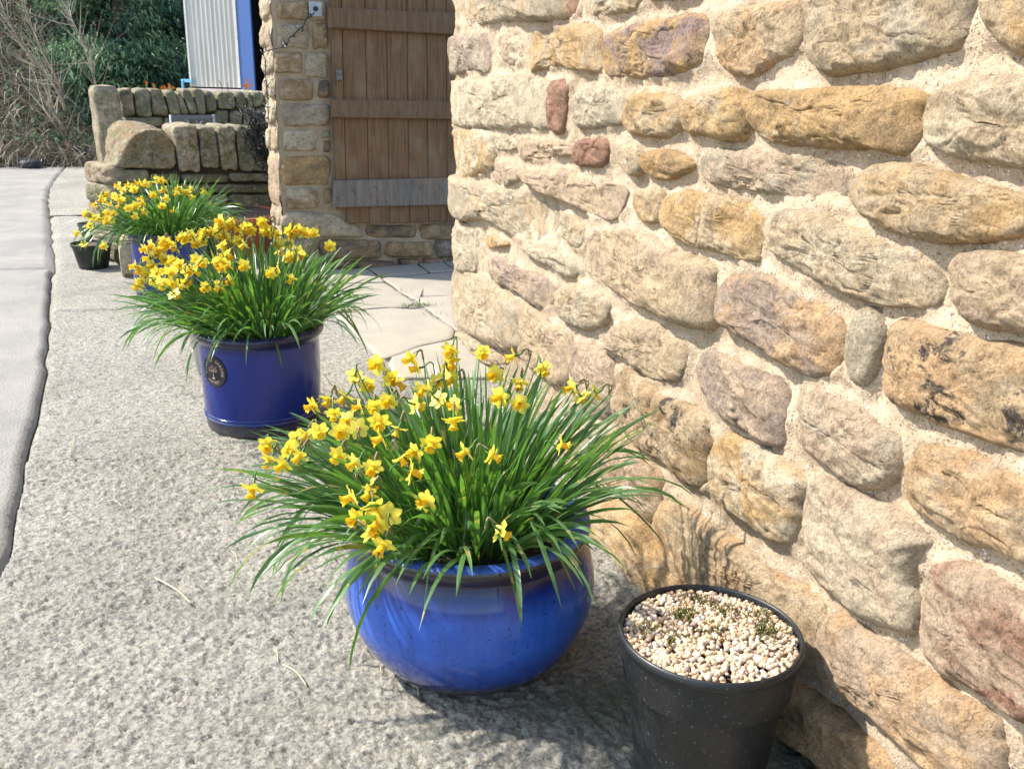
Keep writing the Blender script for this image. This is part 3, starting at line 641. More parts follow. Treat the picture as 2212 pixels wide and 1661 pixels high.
# sunlit flank of the pier and the building behind it
co = DW.at(PU0, 0, 0); FL = Frame((co[0], co[1]), 100.0); FL.n = -FL.n      # u runs back from the corner, n points to the left
if FL.n[0] > 0: FL.n = -FL.n
fpol = []
edges_z = [DW.px(*cI(1000, yy))[1] for yy in (1470, 1215, 965, 725, 478, 208, -30)]
edges_z = [0.0, .14, .28, .41]+[e for e in edges_z if e > .5]
for k in range(len(edges_z)-1):
    z0, z1 = edges_z[k]+.012, edges_z[k+1]-.012; y = .004
    while y < .29:
        ln = .30 if k % 2 else rr.uniform(.14, .18)
        ln = min(ln, .31-y)
        q = np.array([(y, z0+.03), (y+.02, z1-.01), (y+ln*.5, z1), (y+ln-.02, z1-.01), (y+ln, (z0+z1)/2), (y+ln-.02, z0+.01), (y+ln*.5, z0)])
        sid += 1; a, b2 = rr.sample([TAN, PAL, GRY, PNK, TAN], 2); fpol.append(stone_obj(FL, q, a, b2, .028, .03, .016, sid, M_STONE, ob, .8, 4)); y += ln+.03
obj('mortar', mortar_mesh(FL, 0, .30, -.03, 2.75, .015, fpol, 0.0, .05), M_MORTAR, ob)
# plank door
def mat_wood(name, c1, c2, c3, grey=.3, sc=1.0):
    m, t, b = newmat(name); v = objvec(t)
    mp = N(t, 'ShaderNodeMapping'); mp.inputs['Scale'].default_value = (26*sc, 26*sc, 1.6*sc); L(t, v, mp.inputs[0])
    g_ = noise(t, mp.outputs[0], 2.2, 6, .65, .6)
    col = mix(t, ramp(t, g_, [(.35, 0.0), (.65, 1.0)]), c1, c2)
    col = mix(t, ramp(t, noise(t, v, 5*sc, 4, .6), [(.5, 0.0), (.72, grey)]), col, c3)
    col = mix(t, ramp(t, noise(t, mp.outputs[0], 5, 3, .7), [(.60, 0.0), (.70, .7)]), col, (.05, .03, .02))
    L(t, col, b.inputs['Base Color']); b.inputs['Roughness'].default_value = .75
    bump(t, b, g_, .004, .8); return m
M_WOOD = mat_wood('brown_door_wood', (.105, .052, .021), (.20, .105, .045), (.22, .155, .095), .6)
M_WOODH = mat_wood('brown_batten_wood', (.11, .062, .028), (.18, .105, .052), (.17, .125, .085), .5)
M_WOODG = mat_wood('grey_batten_wood', (.21, .18, .145), (.10, .083, .068), (.24, .15, .095), .9)
door = obj('door', None, None, ob, label='brown ledged plank door with weathered grey bottom rail'); 
def up_frame(o, fr=DW):
    pass
def slab(fr, name, corners, h0, h1, mat, parent, bevel=.004, lean=None):
    """board with 4 corners (u,z) from h0 to h1 off the plane"""
    c = np.mean(corners, 0); cs = [np.array(p)-c for p in corners]
    mb = MB(); V = []
    for (hh, s) in ((h0, 0), (h1-bevel, 0), (h1, bevel)):
        for p in cs:
            q = p-np.sign(p)*s; V.append(fr.u*q[0]+np.array([0, 0, q[1]])+fr.n*hh)
    V = np.array(V); F = [[0, 1, 5, 4], [1, 2, 6, 5], [2, 3, 7, 6], [3, 0, 4, 7], [4, 5, 9, 8], [5, 6, 10, 9], [6, 7, 11, 10], [7, 4, 8, 11], [8, 9, 10, 11], [3, 2, 1, 0]]
    mb.add(V, F); return obj(name, mb.mesh(name, False), mat, parent, fr.at(c[0], c[1]))
HB = .045
bx = [1312, 1395, 1451, 1534, 1612, 1690, 1769, 1850]
xs = [395, 452, 516, 580, 582, 682, 785, 884, 980, 1090, 1190]
cuts = [400, 455, 572, 680, 785, 886, 985, 1085, 1190]
bots = [1062, 1066, 1135, 1133, 1135, 1130, 1128, 1128, 1128]
for k in range(len(cuts)-1):
    off = 30+7*0
    def X(cx, cy): return cx+ (cy/1100.0)*30*(1-(cx-400)/700.0)
    a0 = DW.px(*cJ(cuts[k]+1, -10)); a1 = DW.px(*cJ(cuts[k+1]-1, -10)); yb = bots[k+1] if k > 0 else 1066
    b0 = DW.px(*cJ(X(cuts[k], yb)+1, yb)); b1 = DW.px(*cJ(X(cuts[k+1], yb)-1, yb))
    a0 = (a0[0]+.0006, 2.05); a1 = (a1[0]-.0006, 2.05)
    slab(DW, 'plank', [(b0[0], b0[1]+rr.uniform(-.006, .006)), (b1[0], b1[1]+rr.uniform(-.006, .006)), a1, a0], HB, HB+.022+.003*rr.random(), M_WOOD, door, .003)
def batten(pts, mat, lab=None):
    c4_ = [DW.px(*cJ(*p), off=HB+.05) for p in pts]
    o = slab(DW, 'batten', c4_, HB+.026, HB+.062, mat, door, .007)
    if lab: o['label'] = lab
batten([(402,145),(1130,185),(1130,72),(402,40)], M_WOODH)
batten([(416,602),(1130,614),(1130,520),(416,510)], M_WOODH)
batten([(428,1062),(1130,1046),(1130,908),(428,925)], M_WOODG, 'weathered grey bottom rail')
mb = MB()
for zc in (620, 330):
    p = DW.px(*cJ(440, 380 if zc == 620 else 30)); mb.box((0, 0, 0), (.001, .001, .001)); break
kp = DW.px(*cJ(440, 385)); mb = MB(); mb.box((0, 0, 0), (.018, .006, .03), [DW.u, DW.n, [0, 0, 1]]); mb.box(DW.n*.008, (.004, .004, .010), [DW.u, DW.n, [0, 0, 1]])
obj('keyhole_plate', mb.mesh('keyhole_plate', False), mat_simple('grey_iron', (.20, .19, .18), (.12, .11, .10), 60, .6, .001, 200, .5, .3), door, DW.at(kp[0], kp[1], HB+.031))
mb = MB()
for k in range(2):
    for (cx, cy) in ((440, 420), (612, 415), (470, 575), (560, 570), (650, 572), (760, 577), (850, 580), (950, 583), (530, 975), (640, 955), (700, 1030), (860, 950), (960, 945), (450, 1010)):
        p = DW.px(*cJ(cx+k*8, cy+k*14), off=HB+.06); mb.box(DW.at(p[0], p[1], HB+(.0635 if cy > 500 else .03)), (.0035, .002, .0035), [DW.u, DW.n, [0, 0, 1]])
obj('nail_heads', mb.mesh('nail_heads', False), mat_simple('rusty_iron', (.05, .03, .02), (.10, .05, .03), 60, .8, 0), door, kind='stuff')
# small square light on the pier with its lead
lt = thing('wall_light', 'small square silver plate light with dark centre on the pier', 'light', DW.at(*DW.px(*cI(1320, 90)), .03))
mb = MB(); mb.box((0, 0, 0), (.040, .006, .042), [DW.u, DW.n, [0, 0, 1]]); obj('plate', mb.mesh('plate', False), mat_simple('galvanised_plate', (.42, .45, .47), (.30, .34, .38), 50, .45, 0, metal=.4), lt)
mb = MB(); mb.tube([DW.n*.004, DW.n*.02], [.016, .014], 12); obj('lens', mb.mesh('lens'), mat_simple('black_plastic', (.02, .022, .025), (.03, .03, .03), 50, .4, 0), lt)

# ---------------------------------------------------------------- dry stone walls, gatepost, garden chair
NW = Frame(DW.at(PU0-.02, 0, -.75)[:2], 15.0)
M_DARK = mat_simple('wall_core_gap_shade', (.06, .05, .035), (.09, .075, .05), 30, .95, .01, 60)  # dark core colour paints the shade seen in the gaps between stones
nw = obj('dry_stone_wall', None, label='low mossy dry stone wall with tall upright copes beside the pier', category='wall')
TANW = (.36, .295, .20); GM = (.22, .205, .13); DK = (.155, .125, .085)
BACKP = [(238,1030),(228,880),(232,720),(262,590),(330,530),(420,500),(560,515),(700,560),(850,620),(955,720),(990,900),(990,1030),(660,1035)]
for (pts, col, tone, b, lab) in [
    ([(318,1030),(350,930),(410,810),(500,680),(600,615),(740,600),(860,640),(945,720),(985,800),(992,900),(990,1030),(660,1035)], TANW, BRN, .05, 'big half round end cope, pale on its left side'),
    ([(955,590),(1050,550),(1222,560),(1240,700),(1272,1055),(1150,1065),(1050,1060),(1000,800)], PAL, TANW, .05, None),
    ([(1250,595),(1330,570),(1415,580),(1446,700),(1476,1000),(1400,1030),(1290,1005),(1262,750)], TANW, GM, .05, None),
    ([(1448,595),(1520,560),(1638,570),(1656,760),(1686,1040),(1600,1048),(1512,1040),(1472,800)], TANW, GRY, .05, None),
    ([(1664,595),(1800,570),(1950,600),(2050,700),(2092,900),(2090,1060),(1900,1070),(1722,1060),(1692,900)], GM, TANW, .05, None)]:
    sid += 1; stone_obj(NW, [NW.px(*cK(*p)) for p in pts], col, tone, .035 if lab is None else .03,   .34, .010, sid, M_DRY, nw, 1.7, 12, lab, backpoly=[NW.px(*cK(*p), off=-.34) for p in BACKP] if lab else None, grow=.985)
for r_ in [(325,1048,700,1190),(728,1092,1050,1192),(1062,1100,1590,1190),(1600,1085,2112,1175),(320,1205,880,1310),(890,1212,1340,1310),(1350,1210,2112,1302),
           (320,1325,760,1470),(775,1325,1280,1470),(1292,1325,1580,1472),(1600,1318,2090,1472),(320,1485,900,1640),(915,1485,1500,1640),(1515,1485,2090,1640),(320,1655,700,1860),(715,1655,1300,1860),(1315,1655,2090,1860),
           (320,1875,900,2080),(915,1875,1600,2080),(1615,1875,2090,2080),(320,2095,800,2300),(815,2095,1400,2300),(1415,2095,2090,2300)]:
    q = [NW.px(*cK(*p)) for p in rect(*r_)]
    q = [(a, max(b_, -.02)) for a, b_ in q]
    if max(b_ for a, b_ in q) < .03: continue
    sid += 1; a, b2 = rr.sample([GM, DK, TANW, DK], 2)
    if r_[0] == 728: a, b2 = RED, DK
    stone_obj(NW, q, a, b2, .035, .25, .02, sid, M_DRY, nw, .8, 7)
ul, ur = NW.px(*cK(345, 1100))[0], NW.px(*cK(2100, 1100))[0]; zt = NW.px(*cK(1200, 1050))[1]
mb = MB(); mb.box(NW.at((ul+ur)/2+.03, zt/2+.05, -.19), ((ur-ul)/2-.08, .14, zt/2+.05), [NW.u, NW.n, [0, 0, 1]]); obj('core', mb.mesh('core', False), M_DARK, nw)
# end stones on the lit left end of the near wall
EN = Frame(NW.at(ul-.01, 0, 0)[:2], 126.0); EN.n = -EN.n if EN.n[0] > 0 else EN.n
for k in range(5):
    z0 = .02+k*(zt+.03)/5; z1 = z0+(zt+.03)/5-.012; sid += 1
    stone_obj(EN, [(.0, z0), (.0, z1), (.17, z1+.004), (.36, z1), (.36, z0), (.18, z0-.004)], rr.choice([PAL, TANW, PNK]), GRY, .03, .06, .02, sid, M_DRY, nw, 1, 7)
# back wall
po = on_ground(250, 415)                 # direction to the post
BW = Frame((-1.37, 9.9), 14.0)
bwl = obj('dry_stone_wall', None, label='farther dry stone wall with small leaning copes behind the garden chair', category='wall')
for (pts, col, tone) in [
    ([(368,175),(430,150),(510,165),(540,330),(552,450),(480,462),(412,450),(385,300)], PNK, DK),
    ([(540,180),(600,150),(705,165),(730,330),(738,462),(640,470),(565,440),(552,300)], TANW, GM),
    ([(712,165),(780,152),(840,165),(880,280),(920,440),(840,452),(755,440),(735,300)], TANW, DK),
    ([(888,190),(950,165),(1000,200),(1040,330),(1062,440),(1000,452),(935,430),(905,300)], GM, TANW),
    ([(1005,210),(1050,190),(1090,300),(1140,430),(1100,440),(1060,420),(1030,300)], TANW, GM),
    ([(1072,160),(1130,150),(1180,220),(1215,330),(1238,430),(1180,440),(1140,400),(1100,280)], GM, GRY),
    ([(1186,165),(1260,150),(1318,200),(1330,320),(1335,430),(1285,442),(1240,420),(1215,280)], TANW, GM),
    ([(1330,185),(1390,180),(1440,260),(1450,390),(1400,412),(1345,400),(1335,280)], GM, DK),
    ([(1462,200),(1560,180),(1640,200),(1660,290),(1655,372),(1560,382),(1470,365),(1455,280)], GM, TANW),
    ([(1668,200),(1740,190),(1780,270),(1782,370),(1720,385),(1672,360)], GM, DK),
    ([(1790,210),(1830,200),(1840,300),(1835,370),(1795,370)], DK, GM),
    ([(1846,200),(1900,172),(1970,210),(1972,300),(1930,350),(1850,350)], PAL, GM),
    ([(1980,200),(2040,185),(2080,220),(2080,340),(1990,340)], TANW, GM)]:
    sid += 1; stone_obj(BW, [BW.px(*cK(*p)) for p in pts], col, tone, .035, .30, .014, sid, M_DRY, bwl, 1.7, 11, grow=.97)
for k, r_ in enumerate([(420,468,860,570),(872,475,1150,600),(1160,452,1425,560),(1432,392,1585,545),(1595,400,1740,560),(1752,360,1880,600),(1886,360,2100,560),(420,585,860,720),(872,615,1400,740),(1410,575,1740,740),(1750,620,2100,740),
           (420,735,1000,880),(1010,755,1600,880),(1610,755,2100,880),(420,895,900,1040),(915,895,1500,1040),(1515,895,2100,1040),(420,1055,1100,1200),(1115,1055,2100,1200),(420,1215,1000,1370),(1015,1215,2100,1370)]):
    sid += 1; a, b2 = rr.sample([GM, DK, TANW, DK], 2)
    if k == 0: a, b2 = GRN, GM
    if k == 5: a, b2 = PAL, TANW  # sunlit quoin, its brightness put into a paler stone colour
    q = [(u_, max(z_, -.02)) for u_, z_ in [BW.px(*cK(*p)) for p in rect(*r_)]]
    if max(z_ for u_, z_ in q) > .05: stone_obj(BW, q, a, b2, .04, .22, .03, sid, M_DRY, bwl, .8, 7)
ul, ur = BW.px(*cK(430, 500))[0], BW.px(*cK(2090, 500))[0]; zt = BW.px(*cK(1000, 440))[1]
mb = MB(); mb.box(BW.at((ul+ur)/2, zt/2+.05, -.19), ((ur-ul)/2-.03, .14, zt/2+.05), [BW.u, BW.n, [0, 0, 1]]); obj('core', mb.mesh('core', False), M_DARK, bwl)
# gatepost
GP = Frame((-1.75, 9.6), 17.0)
pl = GP.px(188, 200); pr = GP.px(258, 200); top = GP.px(220, 186)[1]
wd = (pr[0]-pl[0])*.80; uc = (pl[0]+pr[0])/2+.0
prof = [(-wd/2, -.10), (-wd/2+.02, -.13), (wd/2-.02, -.13), (wd/2, -.10), (wd/2, .10), (wd/2-.02, .13), (-wd/2+.02, .13), (-wd/2, .10)]
rows = np.linspace(-.03, 1, 40); V = []
PR, _ = resample(np.array(prof), 40)
for t_ in rows:
    s_ = 1.0 if t_ < .95 else 1-.18*((t_-.95)/.05)**2
    V.append(np.c_[PR*s_+np.array([.03*(1-t_), 0]), np.full(len(PR), t_*top)])
V = np.concatenate(V); V[:, :2] += (fbm(V*np.array([8, 8, 5]), 3, 91)*.010)[:, None]
mb = MB(); F = grid_faces(40, 40, True); mb.add(V, F); mb.add(np.vstack([V[-40:], V[-40:].mean(0)+[0, 0, .012]]), [[k, (k+1) % 40, 40, 40] for k in range(40)])
gp = obj('gatepost', mb.mesh('gatepost'), M_DRY, None, GP.at(uc, 0), label='tall weathered stone gatepost at the end of the far wall', category='gatepost')
gp.rotation_euler = (0, 0, rad(17)); gp.color = (.46, .36, .25, 1); gp['tone'] = (.30, .25, .16)
# garden chair
CH = Frame((-.62, 8.5), 15.0)
M_CAST = mat_simple('grey_cast_metal', (.17, .175, .21), (.13, .135, .16), 40, .5, .001, 100, .5, .2)
p0, p1 = CH.px(*cK(950, 450)), CH.px(*cK(1425, 450)); cw = (p1[0]-p0[0])/2; cu = (p0[0]+p1[0])/2; ct = p0[1]
ch = thing('garden_chair', 'grey cast metal garden chair showing its pierced back above the low wall', 'chair', CH.at(cu, 0), rotz=rad(15))
mb = MB(); mb.box((0, -.01, ct-.014), (cw, .012, .014)); obj('backrest', mb.mesh('backrest', False), M_CAST, ch)
for k in (-1, 0, 1):
    a = np.linspace(0, PI, 12); mb = MB(); mb.tube(np.c_[k*cw*.62+np.cos(a)*cw*.27, np.full(12, -.01), ct-.10+np.sin(a)*.075], .010, 5); obj('back_scroll', mb.mesh('back_scroll'), M_CAST, ch)
mb = MB(); mb.box((0, -.01, ct-.42), (cw, .012, .02)); obj('back_rail', mb.mesh('back_rail', False), M_CAST, ch)
mb = MB(); mb.box((0, -.25, .43), (cw, .22, .012)); obj('seat', mb.mesh('seat', False), M_CAST, ch)
for sx in (-1, 1):
    mb = MB(); mb.tube([(sx*cw, .0, 0), (sx*cw, -.01, ct+.005)], .016, 8); obj('leg', mb.mesh('leg'), M_CAST, ch)
    mb = MB(); mb.tube([(sx*(cw-.02), -.44, 0), (sx*(cw-.02), -.44, .43)], .016, 8); obj('leg', mb.mesh('leg'), M_CAST, ch)

# ---------------------------------------------------------------- shed with ribbed white door and blue post
SH = Frame((-.6, 13.4), -42.0)
shed = obj('shed', None, label='farm shed with white ribbed sheet door, blue steel post and black interior', category='shed')
def mat_sheet():
    m, t, b = newmat('white_cladding'); v = N(t, 'ShaderNodeTexCoord').outputs['Object']
    mp = N(t, 'ShaderNodeMapping'); mp.inputs['Scale'].default_value = (9, 9, .5); L(t, v, mp.inputs[0])
    col = mix(t, ramp(t, noise(t, mp.outputs[0], 2, 5, .7), [(.4, 0.0), (.7, 1.0)]), (.60, .58, .52), (.44, .42, .35))
    col = mix(t, ramp(t, noise(t, v, 3, 4, .6), [(.6, 0.0), (.72, .35)]), col, (.24, .22, .17))
    L(t, col, b.inputs['Base Color']); b.inputs['Roughness'].default_value = .5; return m
xl, zl = SH.px(412, 100); xr_ = SH.px(516, 100)[0]; xpl = SH.px(518, 100)[0]; xpr = SH.px(549, 100)[0]; zb = SH.px(470, 189)[1]
mb = MB(); n = int((xr_-xl)/.012); u = np.linspace(xl, xr_, n); ph = ((u-xl) % .075)/.075
hh = np.where(ph < .28, .022, np.where(ph < .36, .022*(1-(ph-.28)/.08), np.where(ph > .92, .022*(ph-.92)/.08, 0)))
V = [SH.at(a, zz, b_) for zz in (zb, 3.2) for a, b_ in zip(u, hh)]; mb.add(V, grid_faces(2, n))
mb.box(SH.at((xl+xr_)/2, (zb+3.2)/2, -.03), ((xr_-xl)/2, .02, (3.2-zb)/2), [SH.u, SH.n, [0, 0, 1]])
obj('door_panel', mb.mesh('door_panel', False), mat_sheet(), shed)
for a in (xl-.012, xr_+.008):
    mb = MB(); mb.box(SH.at(a, (zb+3.2)/2, .012), (.014, .03, (3.2-zb)/2), [SH.u, SH.n, [0, 0, 1]]); obj('door_frame', mb.mesh('door_frame', False), mat_simple('pale_trim', (.62, .60, .56), (.5, .48, .44), 20, .5, 0), shed)
mb = MB(); mb.box(SH.at((xpl+xpr)/2, 1.6, .02), ((xpr-xpl)/2, .012, 1.62), [SH.u, SH.n, [0, 0, 1]])
mb.box(SH.at(xpl+.01, 1.6, -.05), (.008, .08, 1.62), [SH.u, SH.n, [0, 0, 1]]); mb.box(SH.at(xpl+.05, 1.6, -.13), (.05, .01, 1.62), [SH.u, SH.n, [0, 0, 1]])
def mat_bluepost():
    m, t, b = newmat('blue_steel_paint'); v = N(t, 'ShaderNodeTexCoord').outputs['Object']
    mp = N(t, 'ShaderNodeMapping'); mp.inputs['Scale'].default_value = (1, 1, .25); L(t, v, mp.inputs[0])
    col = mix(t, ramp(t, noise(t, mp.outputs[0], 24, 4, .65), [(.62, 0.0), (.68, .85)]), (.05, .12, .33), (.13, .07, .05))
    L(t, col, b.inputs['Base Color']); b.inputs['Roughness'].default_value = .45; return m
obj('post', mb.mesh('post', False), mat_bluepost(), shed)
mb = MB(); mb.box(SH.at((xl+xr_)/2+.05, zb/2-.02, .02), ((xr_-xl)/2+.08, .06, zb/2), [SH.u, SH.n, [0, 0, 1]]); obj('plinth', mb.mesh('plinth', False), mat_simple('pale_plinth', (.62, .53, .46), (.52, .44, .38), 12, .85, .004), shed)
M_BLACK = mat_simple('interior_painted_shade', (.012, .012, .013), (.02, .02, .02), 5, .95, 0)  # shed walls coloured near black, painting in the shade of the inside
mb = MB()
e = 4.2
mb.box(SH.at(e/2+xl, 1.6, -5.0), (e/2, .05, 1.65), [SH.u, SH.n, [0, 0, 1]]); mb.box(SH.at(xl, 1.6, -2.55), (.04, 2.45, 1.65), [SH.u, SH.n, [0, 0, 1]])
mb.box(SH.at(xl+e, 1.6, -2.55), (.04, 2.45, 1.65), [SH.u, SH.n, [0, 0, 1]]); mb.box(SH.at(xl+e/2, 3.28, -2.5), (e/2+.1, 2.6, .05), [SH.u, SH.n, [0, 0, 1]])
mb.box(SH.at(xl+e/2, .01, -2.6), (e/2, 2.3, .02), [SH.u, SH.n, [0, 0, 1]])
obj('wall', mb.mesh('wall', False), M_BLACK, shed)
cp_ = SH.px(*cI(835, 560)); cr = obj('jacket', None, label='dark red cloth hanging in the black shed opening', category='cloth')
V = []; n = 14
for i in range(n):
    for j in range(8):
        a = j/7; zz = -.28*i/(n-1); V.append((( a-.5)*.12*(.5+.7*i/n), .03*math.sin(a*9+i*.3), zz))
cme = mesh_np('jacket', V, grid_faces(n, 8)); cr.data if False else None
bpy.data.objects.remove(cr); cr = obj('jacket', cme, mat_simple('dark_red_cloth', (.16, .02, .03), (.09, .015, .02), 30, .85, .003), None, SH.at(cp_[0]+.0, cp_[1]+.2, -.35), label='dark red cloth hanging in the black shed opening', category='cloth')
bl = SH.px(411, 175); mb = MB(); mb.box((0, 0, 0), (.09, .02, .02), [SH.u, SH.n, [0, 0, 1]]); mb.box((-.08*SH.u[0], 0, -.55), (.012, .012, .55), [SH.u, SH.n, [0, 0, 1]])
obj('blue_rail', mb.mesh('blue_rail', False), mat_simple('light_blue_paint', (.18, .42, .62), (.16, .38, .58), 20, .5, 0), None, SH.at(bl[0], bl[1], .05), label='short light blue rail beside the white shed door', category='rail')

# ---------------------------------------------------------------- pots
def mat_glaze(name, stops, inner, sc=14, rough=.16, hgt=.3):
    m, t, b = newmat(name); v = N(t, 'ShaderNodeTexCoord').outputs['Object']; sep = N(t, 'ShaderNodeSeparateXYZ'); L(t, v, sep.inputs[0])
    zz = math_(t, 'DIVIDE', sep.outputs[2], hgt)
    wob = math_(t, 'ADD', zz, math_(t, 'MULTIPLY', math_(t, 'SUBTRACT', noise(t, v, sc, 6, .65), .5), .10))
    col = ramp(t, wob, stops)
    drip = N(t, 'ShaderNodeMapping'); drip.inputs['Scale'].default_value = (22, 22, 3); L(t, v, drip.inputs[0])
    col = mix(t, ramp(t, noise(t, drip.outputs[0], 1.5, 4, .6), [(.40, .0), (.66, .55)]), col, mix(t, .5, col, (.006, .01, .06)))
    sp = ramp(t, noise(t, v, 130, 2, .6), [(.30, .8), (.36, 0.0)]); col = mix(t, sp, col, (.01, .012, .03))
    L(t, col, b.inputs['Base Color']); L(t, ramp(t, zz, [(.06, .75), (.14, rough)]), b.inputs['Roughness'])
    b.inputs['Coat Weight'].default_value = .2; b.inputs['Specular IOR Level'].default_value = .4; b.inputs['Coat Roughness'].default_value = .08
    bump(t, b, noise(t, v, 9, 2, .4), .002, .3); return m
BL = (.022, .065, .36); BL2 = (.030, .105, .46); NAVY = (.008, .024, .17); BR = (.035, .028, .026); CLAY = (.085, .068, .055)
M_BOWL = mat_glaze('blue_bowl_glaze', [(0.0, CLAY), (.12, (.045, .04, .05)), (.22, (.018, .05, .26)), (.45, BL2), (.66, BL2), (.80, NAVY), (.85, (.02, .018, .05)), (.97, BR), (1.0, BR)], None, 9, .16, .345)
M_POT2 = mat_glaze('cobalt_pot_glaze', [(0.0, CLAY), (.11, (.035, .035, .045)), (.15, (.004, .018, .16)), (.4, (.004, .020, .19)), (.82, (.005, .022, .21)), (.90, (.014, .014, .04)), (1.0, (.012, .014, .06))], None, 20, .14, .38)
M_SPECK = mat_simple('blue_speckled_lip', (.02, .06, .30), (.06, .13, .42), 90, .3, .002, 150, .5)
def smooth_prof(p, per=5): return catmull(np.array(p), per, False)
def pot(name, label, loc, prof, mat, partname='body', cat='pot', seg=112):
    t_ = thing(name, label, cat, loc); mb = MB(); V, F = lathe(prof, seg, .004, 3); mb.add(V, F)
    mb.add([(0, 0, prof[0][1])]+[V[k] for k in range(seg)], [[0, (k+1) % seg+1, k+1, k+1] for k in range(seg)])
    obj(partname, mb.mesh(partname), mat, t_); return t_
BOWL = (.42, 1.86)
bp_ = smooth_prof([(.150, 0), (.178, .008), (.230, .058), (.266, .130), (.275, .195), (.268, .250), (.254, .292), (.250, .304), (.256, .315), (.263, .330), (.261, .340)], 5)
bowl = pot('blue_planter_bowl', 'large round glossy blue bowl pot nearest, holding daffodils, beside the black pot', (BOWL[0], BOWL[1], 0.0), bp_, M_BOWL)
V, F = lathe(smooth_prof([(.261, .340), (.250, .346), (.228, .342), (.219, .332), (.222, .30), (.226, .26)], 4), 112, .004, 3); mb = MB(); mb.add(V, F); obj('rim', mb.mesh('rim'), M_SPECK, bowl)
def soil_disc(loc, r, z, mat, label, seed=0):
    n = 26; rs = np.linspace(.001, r, n); t_ = np.arange(48)*2*PI/48
    V = np.stack([rs[:, None]*np.cos(t_), rs[:, None]*np.sin(t_), np.zeros((n, 48))], -1).reshape(-1, 3)
    V[:, 2] += fbm(V*30+seed, 3, 5)*.006
    return obj("soil", mesh_np("soil", V, grid_faces(n, 48, True)), mat, None, (loc[0], loc[1], z), kind='stuff', label=label)
soil_disc(BOWL, .224, .295, M_SOIL, 'dark compost inside the large blue bowl')
P2 = (0.0, 3.545)
pp = [(0.1985, 0), (0.2059, .006), (0.2090, .042), (0.2116, .046), (0.2147, .050), (0.2116, .054), (0.2106, .060), (0.2147, .064), (0.2116, .068), (0.2121, .09), (0.2153, .2), (0.2174, .30), (0.2184, .325), (0.2215, .335), (0.2309, .345), (0.2362, .358), (0.2341, .368)]
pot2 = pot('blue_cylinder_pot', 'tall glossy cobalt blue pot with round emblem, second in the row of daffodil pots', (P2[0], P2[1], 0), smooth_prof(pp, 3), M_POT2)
V, F = lathe(smooth_prof([(.234, .368), (.224, .376), (.212, .370), (.207, .35), (.206, .30)], 4), 112, .004, 3); mb = MB(); mb.add(V, F); obj('rim', mb.mesh('rim'), M_POT2, pot2)
soil_disc(P2, .198, .335, M_SOIL, 'dark compost inside the tall blue pot with the emblem', 3)
# emblem on pot 2
ex, ey = crop(700, 1200, 2.555)(402, 730)
d = ray(ex, ey); d = d/np.linalg.norm(d); oc = np.array([0-P2[0], 0-P2[1]]); a_ = d[0]**2+d[1]**2; b_ = 2*(oc@d[:2]); c_ = oc@oc-.2155**2
tt = (-b_-math.sqrt(max(b_*b_-4*a_*c_, 0)))/(2*a_); hit = O+d*tt; ea = math.atan2(hit[1]-P2[1], hit[0]-P2[0]); ez = hit[2]
def on_pot(x, y, h=0.0):    # x right, y up on the pot's skin around the emblem
    a = ea+x/.2155; r = .2158+h; return (r*math.cos(a), r*math.sin(a), ez+y)
em = []; R_ = .058
mb = MB(); nr, ns = 5, 48
V = [on_pot(math.cos(k*2*PI/ns)*R_*s, math.sin(k*2*PI/ns)*R_*s, hh) for s, hh in ((1, -.002), (1, .003), (.94, .005), (.90, .0035), (.6, .0035), (.3, .0035), (.02, .0035)) for k in range(ns)]
mb.add(V, grid_faces(7, ns, True)); emblem = obj('emblem', mb.mesh('emblem'), mat_simple('emblem_dark_glaze', (.012, .012, .018), (.02, .018, .022), 60, .35, 0), pot2)
M_LET = mat_simple('emblem_bronze', (.50, .36, .27), (.38, .26, .19), 70, .6, 0)
def text_verts(ch):
    cu_ = bpy.data.curves.new('t', 'FONT'); cu_.body = ch; cu_.size = .0135; cu_.align_x = 'CENTER'; cu_.resolution_u = 2; cu_.offset = .0004
    to = bpy.data.objects.new('t', cu_); C.objects.link(to); dg = bpy.context.evaluated_depsgraph_get(); me = bpy.data.meshes.new_from_object(to.evaluated_get(dg))
    V = np.array([v.co[:] for v in me.vertices]); F = [list(p.vertices) for p in me.polygons]; bpy.data.objects.remove(to); bpy.data.meshes.remove(me); return V, F
lv, lf = [], []
def letters(txt, a0, a1, rr_, flip):
    for k, chh in enumerate(txt):
        if chh == ' ': continue
        a = a0+(a1-a0)*(k/(len(txt)-1)); V, F = text_verts(chh)
        if len(V) == 0: continue
        ang = a-PI/2 if not flip else a+PI/2
        X = V[:, 0]*math.cos(ang)-(V[:, 1]-.004)*math.sin(ang)+rr_*math.cos(a); Y = V[:, 0]*math.sin(ang)+(V[:, 1]-.004)*math.cos(ang)+rr_*math.sin(a)
        n0 = len(lv); lv.extend(on_pot(x, y, .0042) for x, y in zip(X, Y)); lf.extend([[i+n0 for i in f] for f in F])
letters('COTTAGE GARDEN', rad(192), rad(-12), .041, False); letters('POTTERY', rad(232), rad(308), .041, True)
me = bpy.data.meshes.new('lettering'); me.from_pydata([tuple(p) for p in lv], [], lf); obj('lettering', me, M_LET, emblem)
mb = MB()
def strip(pts, w0):
    pts = np.array(pts); 
    for i in range(len(pts)-1):
        dd = pts[i+1]-pts[i]; nn_ = np.array([-dd[1], dd[0]])/(np.linalg.norm(dd)+1e-9)
        q = [pts[i]-nn_*w0[i], pts[i]+nn_*w0[i], pts[i+1]+nn_*w0[i+1], pts[i+1]-nn_*w0[i+1]]; mb.add([on_pot(x, y, .0045) for x, y in q], [[0, 3, 2, 1]])
strip([(-.006, -.027), (0, -.022), (.0, -.008), (0, .004)], [.004, .002, .0013, .001]); strip([(.006, -.027), (0, -.022)], [.003, .002])
